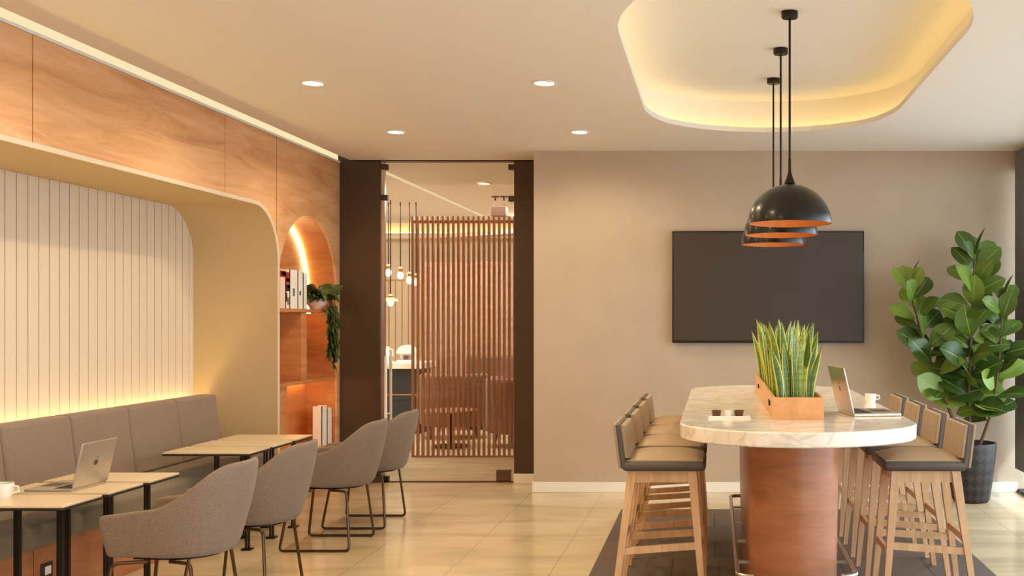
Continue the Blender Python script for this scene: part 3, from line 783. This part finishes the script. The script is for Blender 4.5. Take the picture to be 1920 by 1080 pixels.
# ------------------------------------------------------------------ cafe tables
def cafe_table(label, loc):
    t = thing('cafe_table', label, 'table', loc, group='narrow cafe tables along the banquette')
    bm = B(); box(bm, -0.2775, 0.2775, -0.155, 0.155, 0.612, 0.624); obj('tabletop', bm, 'laminate', t, bevel=0.003)
    bm = B(); box(bm, -0.2785, 0.2785, -0.156, 0.156, 0.600, 0.612); obj('edge_band', bm, 'edge_black', t, bevel=0.003)
    for x in (0.055, 0.25):
        bm = B()
        for dx in (-0.009, 0.009): box(bm, x+dx-0.004, x+dx+0.004, -0.138, -0.118, 0.012, 0.600)
        obj('leg', bm, 'black_matte', t)
        bm = B(); box(bm, x-0.03, x+0.03, -0.158, -0.098, 0.0, 0.012); obj('foot', bm, 'black_matte', t, bevel=0.003)
    return t
TX = -3.2225
tb0 = cafe_table('narrow cafe table nearest the camera, holding a white cup', (TX, 4.975, 0))
for y, lb in ((5.345, 'narrow cafe table carrying the open silver laptop'), (5.715, 'empty narrow cafe table just behind the open silver laptop'),
              (6.915, 'first empty narrow cafe table of the far trio by the bench'), (7.285, 'middle narrow cafe table of the far trio by the bench'),
              (7.655, 'last narrow cafe table of the far trio, nearest the bookcase')):
    dup(tb0, (TX, y, 0), label=lb)
# cup
def cup(name, label, loc, r=0.04, h=0.075, handle=True, group=None):
    t = thing(name, label, 'cup', loc, group=group)
    bm = B(); lathe(bm, [(0.0, 0), (r*0.72, 0), (r*0.95, h*0.4), (r, h), (r*0.93, h), (r*0.86, h*0.4), (0.0, h*0.1)], seg=24); obj('body', bm, 'ceramic', t, smooth=True)
    bm = B(); lathe(bm, [(0.0, h*0.82), (r*0.91, h*0.82)], seg=24); obj('coffee', bm, 'coffee', t)
    if handle:
        bm = B(); tube(bm, [(r*0.95, 0, h*0.8), (r*1.5, 0, h*0.78), (r*1.6, 0, h*0.45), (r*0.9, 0, h*0.3)], r*0.11, 6); obj('handle', bm, 'ceramic', t, smooth=True)
    return t
cup('coffee_cup', 'white coffee cup on the nearest cafe table', (-3.36, 5.03, 0.624), 0.05, 0.07)

# ------------------------------------------------------------------ laptops
def laptop(label, loc, rz, tilt):
    """hinge along local y at x=0; the base extends to -x, the screen leans to +x"""
    t = thing('laptop', label, 'laptop', loc, rz)
    bm = B(); box(bm, -0.235, 0.0, -0.15, 0.15, 0.0, 0.015); obj('base', bm, 'alu', t, bevel=0.004)
    bm = B()
    for i in range(5):
        for j in range(12):
            box(bm, -0.10+i*0.018, -0.10+i*0.018+0.015, -0.132+j*0.022, -0.132+j*0.022+0.019, 0.0150, 0.0162)
    obj('keyboard', bm, 'keys', t)
    bm = B(); box(bm, -0.215, -0.125, -0.06, 0.06, 0.0150, 0.0156); obj('trackpad', bm, 'emblem', t)
    R = Matrix.Translation((0, 0, 0.016)) @ Matrix.Rotation(tilt, 4, 'Y')
    bm = B(); box(bm, -0.003, 0.004, -0.15, 0.15, 0.0, 0.225, R); lid = obj('lid', bm, 'alu', t, bevel=0.002)
    bm = B(); box(bm, -0.0042, -0.0034, -0.142, 0.142, 0.012, 0.218, R); obj('display', bm, 'screen_glass', lid)
    # fruit-shaped emblem on the lid
    pts = []
    for k in range(28):
        a = 2*PI*k/28; r = 0.0165*(1 + 0.10*math.cos(2*a)*0.6 - 0.18*max(0, math.sin(a))**8 - 0.12*max(0, -math.sin(a))**10)
        yy = r*math.cos(a); zz = r*math.sin(a)
        if (yy-0.021)**2 + (zz-0.002)**2 < 0.0085**2: yy = 0.021-math.sqrt(max(0, 0.0085**2-(zz-0.002)**2))
        pts.append((yy, 0.115+zz))
    bm = B(); prism(bm, pts, 0.0042, 0.0050, 'x')
    prism(bm, [(0.001, 0.135), (0.005, 0.137), (0.009, 0.142), (0.010, 0.147), (0.005, 0.145), (0.001, 0.140)], 0.0042, 0.0050, 'x')
    bm.transform(R); obj('emblem', bm, 'emblem', lid)
    return t
laptop('open silver laptop on the cafe table, lid back toward the chairs', (-3.13, 5.345, 0.624), 0.0, math.radians(13))
laptop('open silver laptop on the marble bar table beside the planter', (0.645, 5.25, 1.0), PI+0.145, math.radians(13))

# ------------------------------------------------------------------ tub chairs on sled frames
def chair_shell():
    """outer tub wall: u runs from left arm tip round the back to right arm tip"""
    path = []
    hw = 0.262
    for k in range(7): path.append((-0.268 + 0.27*k/6, -hw, k/6*0.30))
    for k in range(1, 12):
        a = -PI/2 + PI*k/12
        ca = math.cos(a); sa = math.sin(a)
        x = 0.002 + 0.285*math.copysign(abs(ca)**0.8, ca); y = hw*math.copysign(abs(sa)**0.8, sa)
        path.append((x, y, 0.30+0.4*k/12))
    for k in range(7): path.append((0.002 - 0.27*k/6, hw, 0.70+k/6*0.30))
    bm = B()
    def topz(x, y):
        t = max(0, min(1, (x+0.27)/0.43)); base = 0.60 + 0.055*t
        s = max(0, min(1, (x-0.02)/0.25)); s = s*s*(3-2*s)
        return base + 0.165*s
    V = 7; T = 0.042
    O, I = [], []
    for (x, y, u) in path:
        n = Vector((max(0, x)*1.0 if x > 0.0 else 0.0, y, 0)).normalized() if x > 0.002 else Vector((0, math.copysign(1, y), 0))
        zt = topz(x, y); co, ci = [], []
        for v in range(V+1):
            t = v/V; z = 0.395 + (zt-0.395)*t
            k = (1-t)**1.6
            fx = 1.0 - 0.26*k if x > 0 else 1.0 - 0.02*k
            fy = 1.0 - 0.24*k
            lean = 0.02*t if x > 0.1 else 0
            px, py = x*fx+lean, y*fy
            co.append(bm.verts.new((px, py, z)))
            ci.append(bm.verts.new((px-n.x*T, py-n.y*T, max(z, 0.43) if t < 1 else z-0.004)))
        O.append(co); I.append(ci)
    n = len(path)
    for i in range(n-1):
        for v in range(V):
            bm.faces.new((O[i][v], O[i+1][v], O[i+1][v+1], O[i][v+1]))
            bm.faces.new((I[i][v], I[i][v+1], I[i+1][v+1], I[i+1][v]))
        bm.faces.new((O[i][V], O[i+1][V], I[i+1][V], I[i][V]))
        bm.faces.new((O[i][0], I[i][0], I[i+1][0], O[i+1][0]))
    for e in (0, n-1):
        for v in range(V):
            bm.faces.new((O[e][v], O[e][v+1], I[e][v+1], I[e][v]))
    return bm
def tub_chair(label, loc):
    t = thing('tub_chair', label, 'chair', loc, group='taupe tub chairs facing the banquette')
    obj('shell', chair_shell(), 'chair_fabric', t, sub=2)
    out = [(-0.262, -0.17), (-0.262, 0.17)] + [(-0.0 + 0.215*math.cos(a), 0.20*math.sin(a)) for a in [PI/2 - PI*k/10 for k in range(11)]]
    bm = B(); prism(bm, out, 0.395, 0.475); obj('seat_cushion', bm, 'chair_fabric', t, bevel=0.025, bseg=3)
    bm = B(); prism(bm, [(a*0.7, b*0.7) for a, b in out], 0.380, 0.394); obj('under_plate', bm, 'black_matte', t)
    for s in (-0.245, 0.245):
        pts = rounded([(-0.10, s*0.62, 0.376), (-0.235, s*0.80, 0.376), (-0.292, s, 0.009), (0.15, s, 0.009), (0.115, s*0.80, 0.376), (0.0, s*0.62, 0.376)], 0.03)
        bm = B(); tube(bm, pts, 0.0085, 8); obj('sled_leg', bm, 'sled', t, smooth=True)
    return t
ch0 = tub_chair('taupe tub chair nearest the camera, in front of the open laptop', (-2.45, 4.95, 0))
dup(ch0, (-2.45, 5.71, 0), label='second taupe tub chair from the camera, by the near tables')
dup(ch0, (-2.45, 6.96, 0), label='third taupe tub chair, by the far trio of tables')
dup(ch0, (-2.45, 7.69, 0), label='taupe tub chair furthest back, closest to the glass door')

# ------------------------------------------------------------------ rug and bar table
bm = B(); box(bm, -0.7175, 1.605, 3.0, 8.2, 0.0, 0.010)
tag(obj('area_rug', bm, 'rug', bevel=0.003), 'dark grey brown rug under the marble bar table', 'rug')
RZ = 0.010
bt = thing('bar_table', 'long marble topped bar table on a rounded wood pedestal', 'table', (0.377, 6.0, RZ))
TOP = bowed(0.0, 1.07, 4.74-6.0, 7.25-6.0, 0.36, 0.12)
bm = B(); prism(bm, TOP, 0.925, 0.99); obj('marble_top', bm, 'marble', bt, bevel=0.006, bseg=2)
ped = [(0.22*math.cos(a), -0.86 - 0.22*abs(math.sin(a))**0.9) for a in [PI + PI*k/16 for k in range(17)]] + [(0.22*math.cos(a), 0.95 + 0.22*math.sin(a)) for a in [PI*k/16 for k in range(17)]]
bm = B()
lo = [bm.verts.new((x*0.94, y*0.99, 0.0)) for x, y in ped]; hi = [bm.verts.new((x, y, 0.924)) for x, y in ped]
for i in range(len(ped)): bm.faces.new((lo[i], lo[(i+1) % len(ped)], hi[(i+1) % len(ped)], hi[i]))
bm.faces.new(lo[::-1]); bm.faces.new(hi); obj('pedestal', bm, 'red_wood', bt, smooth=True)
for s in (-1, 1):
    x = 0.272*s
    bm = B(); tube(bm, rounded([(0.20*s, -1.2+0.05, 0.29), (x, -1.2+0.05, 0.29), (x, 1.06, 0.29), (0.17*s, 1.06, 0.29)], 0.05), 0.011, 10); rail = obj('foot_rail', bm, 'steel', bt, smooth=True)
    for y in (-0.85, -0.37, 0.12, 0.65):
        bm = B(); box(bm, min(x, 0.2*s), max(x, 0.2*s), y-0.012, y+0.012, 0.280, 0.292); obj('rail_bracket', bm, 'steel', rail)

# ------------------------------------------------------------------ bar stools
def bar_stool(label, loc, rz, group):
    """faces +x"""
    t = thing('bar_stool', label, 'bar stool', loc, rz, group)
    # seat
    bm = B(); box(bm, -0.205, 0.215, -0.205, 0.205, 0.700, 0.752); obj('seat_base', bm, 'stool_side', t, bevel=0.022, bseg=3)
    bm = B(); NX, NY = 10, 8; gr = []
    for i in range(NX+1):
        row = []
        for j in range(NY+1):
            u = i/NX*2-1; v = j/NY*2-1
            x = 0.005 + 0.195*u; y = 0.19*v
            z = 0.750 + 0.036*(1-abs(u)**4)*(1-abs(v)**4) + 0.004
            row.append(bm.verts.new((x, y, z)))
        gr.append(row)
    for i in range(NX):
        for j in range(NY): bm.faces.new((gr[i][j], gr[i+1][j], gr[i+1][j+1], gr[i][j+1]))
    bd = [gr[i][0] for i in range(NX+1)] + [gr[NX][j] for j in range(1, NY+1)] + [gr[i][NY] for i in range(NX-1, -1, -1)] + [gr[0][j] for j in range(NY-1, 0, -1)]
    lw = [bm.verts.new((v.co.x, v.co.y, 0.745)) for v in bd]
    for i in range(len(bd)): bm.faces.new((bd[i], lw[i], lw[(i+1) % len(bd)], bd[(i+1) % len(bd)]))
    obj('seat_cushion', bm, 'stool_seat', t, smooth=True, angle=60)
    # back: channelled pad in front, charcoal shell behind
    sh = Matrix.Shear('XY', 4, (0, 0)); 
    def lean(v): v.co.x -= (v.co.z-0.73)*0.13
    bm = B(); box(bm, -0.222, -0.2085, -0.205, 0.205, 0.716, 0.934)
    for v in bm.verts: lean(v)
    obj('back_panel', bm, 'tan_fabric', t, bevel=0.005, bseg=3)
    bm = B(); box(bm, -0.2095, -0.182, -0.203, 0.203, 0.714, 0.933)
    for v in bm.verts: lean(v)
    obj('back_shell', bm, 'stool_side', t, bevel=0.006, bseg=2)
    bm = B(); n = 6; w = 0.40/n
    for k in range(n):
        y0 = -0.20+k*w; m = 5; prof = [(-0.184, y0)] + [(-0.166 + 0.010*math.sin(PI*q/m), y0+w*q/m) for q in range(m+1)] + [(-0.184, y0+w)]
        prism(bm, [(a, b) for a, b in prof], 0.765, 0.930, 'z')
    for v in bm.verts: lean(v)
    obj('back_pad', bm, 'tan_fabric', t, bevel=0.005, bseg=2)
    # wood frame
    bm = B(); box(bm, -0.165, 0.155, -0.16, -0.138, 0.640, 0.699); box(bm, -0.165, 0.155, 0.138, 0.16, 0.640, 0.699)
    box(bm, -0.165, -0.143, -0.14, 0.14, 0.640, 0.699); box(bm, 0.133, 0.155, -0.14, 0.14, 0.640, 0.699); obj('apron', bm, 'oak', t)
    foot = {}
    for sy in (-1, 1):
        for sx, tx, fx, fy in ((-1, -0.155, -0.248, 0.205), (1, 0.145, 0.205, 0.185)):
            bm = B(); splay(bm, (fx, sy*fy, 0.0), (tx, sy*0.148, 0.699), 0.026, 0.044); obj('leg', bm, 'oak', t)
            foot[(sx, sy)] = lambda z, fx=fx, tx=tx, fy=fy, sy=sy: Vector((fx+(tx-fx)*z/0.699, sy*(fy+(0.148-fy)*z/0.699), z))
    for sy in (-1, 1):
        bm = B(); beam(bm, foot[(-1, sy)](0.30), foot[(1, sy)](0.325), 0.020, 0.020, 0.034, 0.034); obj('stretcher', bm, 'oak', t)
    for sx, z in ((1, 0.29), (-1, 0.36)):
        bm = B(); beam(bm, foot[(sx, -1)](z), foot[(sx, 1)](z), 0.020, 0.020, 0.034, 0.034); obj('stretcher', bm, 'oak', t)
    return t
gl = 'tan bar stools on the left side of the bar table'; gr_ = 'tan bar stools on the right side of the bar table'
SX = 0.377
st0 = bar_stool('tan bar stool at left of the bar table, nearest the camera', (SX-0.635, 5.5, RZ), 0, gl)
for y, lb in ((6.12, 'second tan bar stool on the left side of the bar table'), (6.73, 'third tan bar stool on the left side of the bar table'), (7.35, 'furthest tan bar stool on the left side of the bar table')):
    dup(st0, (SX-0.635, y, RZ), 0, lb)
for y, lb in ((5.5, 'tan bar stool at right of the bar table, nearest the camera'), (6.12, 'second tan bar stool on the right side of the bar table'), (6.73, 'third tan bar stool on the right side, partly behind the second'), (7.35, 'furthest tan bar stool on the right side, beside the fig plant')):
    s = dup(st0, (SX+0.675, y, RZ), PI, lb); s['group'] = gr_

# ------------------------------------------------------------------ planter with snake plants
TZ = RZ+0.99
pl = thing('planter_box', 'long wood planter box of snake plants on the marble table', 'planter', (0.388, 6.0, TZ))
bm = B()
X0, X1, Y0, Y1, PH, PT = -0.117, 0.117, -1.07, 1.05, 0.105, 0.012
box(bm, X0, X0+PT, Y0, Y1, 0, PH); box(bm, X1-PT, X1, Y0, Y1, 0, PH); box(bm, X0+PT, X1-PT, Y0, Y0+PT, 0, PH); box(bm, X0+PT, X1-PT, Y1-PT, Y1, 0, PH); box(bm, X0+PT, X1-PT, Y0+PT, Y1-PT, 0, 0.012)
obj('trough', bm, 'planter_wood', pl)
bm = B(); box(bm, X0+PT, X1-PT, Y0+PT, Y1-PT, 0.013, 0.085); obj('soil', bm, 'soil', pl)
for y in (-0.75, 0.55):
    bm = B(); box(bm, X0-0.006, X0-0.0005, y-0.05, y+0.05, 0.045, 0.07); obj('handle', bm, 'black_matte', pl, bevel=0.002)
rnd = random.Random(11)
def blade(bm, uvl, base, h, w, lx, ly, yaw, twist):
    n = 9; rows = []
    for i in range(n+1):
        t = i/n
        ww = w*(0.55 + 0.9*t*(1.25-t))*(1 if t < 0.55 else max(0.03, 1-((t-0.55)/0.45)**1.8))
        a = yaw + twist*t
        c = Vector((base[0]+lx*t*t, base[1]+ly*t*t, base[2]+h*t))
        sd = Vector((math.cos(a), math.sin(a), 0)); nm = Vector((-math.sin(a), math.cos(a), 0))
        rows.append([(bm.verts.new(c + sd*(s*ww/2) + nm*(0.22*abs(s)*ww)), (s+1)/2, t) for s in (-1, -0.6, 0, 0.6, 1)])
    for i in range(n):
        for j in range(4):
            q = (rows[i][j], rows[i][j+1], rows[i+1][j+1], rows[i+1][j]); f = bm.faces.new([v[0] for v in q])
            for l, v in zip(f.loops, q): l[uvl].uv = (v[1], v[2])
for c in range(8):
    yc = -0.93 + c*0.255
    bm = B(); uvl = bm.loops.layers.uv.verify()
    for k in range(14):
        bx = -0.09 + 0.18*((k*5 % 14)+0.5)/14 + rnd.uniform(-0.006, 0.006); by = yc + rnd.uniform(-0.09, 0.09)
        blade(bm, uvl, (bx, by, 0.08), rnd.uniform(0.24, 0.39), rnd.uniform(0.038, 0.054), bx*0.55+rnd.uniform(-0.02, 0.02), rnd.uniform(-0.05, 0.05), rnd.uniform(-0.7, 0.7), rnd.uniform(-0.8, 0.8))
    obj('snake_plant', bm, 'snake_leaf', pl, smooth=True, angle=180)

# small things on the bar table
tr = thing('serving_tray', 'slim white tray with brown cups lying left of the planter', 'tray', (0.07, 5.06, TZ))
bm = B(); box(bm, -0.10, 0.10, -0.045, 0.045, 0.0, 0.005); box(bm, -0.10, 0.10, -0.045, -0.041, 0.005, 0.011); box(bm, -0.10, 0.10, 0.041, 0.045, 0.005, 0.011); box(bm, -0.10, -0.096, -0.041, 0.041, 0.005, 0.011); box(bm, 0.096, 0.10, -0.041, 0.041, 0.005, 0.011)
obj('tray_body', bm, 'ceramic', tr)
def small_cup(x, label, mat):
    t = thing('espresso_cup', label, 'cup', (0.07+x, 5.06, TZ+0.005), group='small cups on the white tray')
    bm = B(); lathe(bm, [(0.0, 0), (0.018, 0), (0.024, 0.03), (0.021, 0.03), (0.016, 0.004), (0, 0.004)], seg=20); obj('body', bm, mat, t, smooth=True)
    bm = B(); lathe(bm, [(0.0, 0.022), (0.0195, 0.022)], seg=20); obj('coffee', bm, 'coffee', t)
small_cup(-0.062, 'brown espresso cup at the left end of the white tray', 'brown')
small_cup(-0.008, 'white espresso cup between two brown cups on the tray', 'ceramic')
small_cup(0.045, 'brown espresso cup toward the planter on the white tray', 'brown')
cup('white_cup', 'small white cup behind the laptop on the bar table', (0.874, 5.98, TZ), 0.032, 0.05, True)

# ------------------------------------------------------------------ pendants
def pendant(label, y):
    t = thing('pendant_lamp', label, 'pendant lamp', (0.413, y, 3.16), group='black dome pendants over the bar table')
    zr = 1.992-3.16; R = 0.23
    bm = B(); lathe(bm, [(0, -0.001), (0.046, -0.001), (0.046, -0.032), (0.042, -0.037), (0, -0.037)], seg=24); obj('canopy', bm, 'black_matte', t, smooth=True)
    bm = B(); tube(bm, [(0, 0, -0.036), (0, 0, zr+0.34)], 0.0065, 8); obj('cord', bm, 'black_matte', t, smooth=True)
    bm = B(); lathe(bm, [(0.008, zr+0.36), (0.009, zr+0.285), (0.018, zr+0.255), (0.032, zr+0.222), (0.0, zr+0.222)], seg=20, cap0=True); obj('socket_cap', bm, 'black_matte', t, smooth=True)
    n = 14
    pro = [(R*math.cos(PI/2*k/n), zr + 0.218*math.sin(PI/2*k/n)) for k in range(n+1)]; pro[-1] = (0.001, pro[-1][1])
    pri = [((R-0.006)*math.cos(PI/2*k/n), zr + 0.0005 + 0.211*math.sin(PI/2*k/n)) for k in range(n+1)]; pri[-1] = (0.001, pri[-1][1])
    bm = B(); lathe(bm, [(R-0.0055, zr)] + pro, seg=48); obj('shade', bm, 'black', t, smooth=True)
    bm = B(); lathe(bm, pri, seg=48); obj('shade_lining', bm, 'copper', t, smooth=True)
    bm = B(); lathe(bm, [(0.0, zr+0.06), (0.025, zr+0.065), (0.035, zr+0.09), (0.025, zr+0.12), (0.015, zr+0.2)], seg=16); obj('bulb', bm, 'bulb', t, smooth=True)
    return t
p0 = pendant('black dome pendant nearest the camera over the bar table', 5.87)
dup(p0, (0.413, 6.67, 3.16), label='middle black dome pendant of the three over the bar table')
dup(p0, (0.413, 7.5, 3.16), label='furthest black dome pendant, in front of the wall screen')
for y in (5.87, 6.67, 7.5):
    spot((0.413, y, 2.04), 15, WARM, 130, 0.03)

# ------------------------------------------------------------------ television
tv = thing('television', 'large black wall mounted flat screen on the back wall', 'television', (0.452, YB, 1.742))
bm = B(); box(bm, -0.81, 0.81, -0.065, -0.03, -0.472, 0.472); obj('bezel', bm, 'tv_bezel', tv, bevel=0.006)
bm = B(); box(bm, -0.797, 0.797, -0.0665, -0.0652, -0.452, 0.459); obj('screen', bm, 'tv', tv)
bm = B(); box(bm, -0.3, 0.3, -0.03, -0.001, -0.25, 0.25); obj('wall_bracket', bm, 'black_matte', tv)

# ------------------------------------------------------------------ fiddle leaf fig
fg = thing('fiddle_leaf_fig', 'tall fiddle leaf fig in a dark woven pot by the back wall', 'plant', (2.07, 8.62, 0))
bm = B(); lathe(bm, [(0.0, 0.0), (0.135, 0.0), (0.15, 0.02), (0.185, 0.25), (0.205, 0.46), (0.20, 0.475), (0.185, 0.47), (0.17, 0.40)], seg=36, uv=(22, 17)); obj('pot', bm, 'pot', fg, smooth=True, angle=60)
bm = B(); lathe(bm, [(0.0, 0.44), (0.178, 0.43)], seg=24); obj('soil', bm, 'soil', fg)
rnd = random.Random(21)
def stem_curve(pts, n=20):
    pts = [Vector(p) for p in pts]; out = []
    for i in range(n+1):
        t = i/n*(len(pts)-1); k = min(int(t), len(pts)-2); f = t-k
        p0 = pts[max(0, k-1)]; p1 = pts[k]; p2 = pts[k+1]; p3 = pts[min(len(pts)-1, k+2)]
        out.append(0.5*((2*p1)+(p2-p0)*f+(2*p0-5*p1+4*p2-p3)*f*f+(3*p1-p0-3*p2+p3)*f**3))
    return out
def fig_branch(pts, nleaf, z0, Lr, seedang, tipup=True):
    cv = stem_curve(pts); bm = B(); tube(bm, cv, [0.015-0.009*i/(len(cv)-1) for i in range(len(cv))], 7); obj('stem', bm, 'stem', fg, smooth=True)
    bm = B(); uvl = bm.loops.layers.uv.verify()
    zs = [p.z for p in cv]
    for k in range(nleaf):
        z = z0 + (cv[-1].z - z0)*k/(nleaf-1)
        i = min(range(len(zs)), key=lambda q: abs(zs[q]-z)); p = cv[i]
        a = seedang + k*2.4 + rnd.uniform(-0.35, 0.35); f = k/(nleaf-1)
        el = 0.3 + 0.6*f**2 + rnd.uniform(-0.35, 0.5)
        d = Vector((math.cos(a)*math.cos(el), math.sin(a)*math.cos(el), math.sin(el)))
        if d.y > 0: d.y *= 0.55           # the wall behind keeps leaves from reaching back
        L = rnd.uniform(*Lr)*(1-0.25*f)
        leaf(bm, p + d*0.03, d, (rnd.uniform(-0.3, 0.3), -0.75, 0.6+rnd.uniform(-0.3, 0.3)), L, L*rnd.uniform(0.62, 0.76), 'fig', 0.22+rnd.uniform(-0.1, 0.15), 0.16, 8, 4, uvl)
    leaf(bm, cv[-1], (0.35, -0.1, 1), (-1, 0, 0), 0.24, 0.09, 'fig', 0.0, 0.3, 8, 4, uvl)
    obj('foliage', bm, 'fig_leaf', fg, smooth=True, angle=180)
fig_branch([(0.0, 0.0, 0.42), (-0.02, -0.02, 0.9), (0.0, -0.03, 1.4), (0.03, 0.0, 1.98)], 44, 0.70, (0.28, 0.37), 0.3)
fig_branch([(-0.05, 0.02, 0.42), (-0.20, 0.0, 0.8), (-0.37, -0.02, 1.25), (-0.50, 0.0, 1.72)], 30, 0.76, (0.24, 0.32), 1.2)
fig_branch([(0.06, 0.0, 0.42), (0.16, -0.04, 0.75), (0.22, -0.05, 1.2), (0.24, -0.05, 1.6)], 22, 0.64, (0.24, 0.32), 2.2)

# ------------------------------------------------------------------ curtain stack at the window
bm = B(); pts = []
n = 40
for k in range(n+1):
    y = 8.64 + 0.30*k/n; pts.append((XR-0.035 + 0.02*math.sin(k*1.25), y))
outer2 = [(x+0.008, y) for x, y in pts]
ring_prism(bm, pts, outer2, 0.22, 2.86, closed=False)
tag(obj('curtain', bm, 'curtain', smooth=True), 'dark grey gathered curtain at the right end of the back wall', 'curtain')
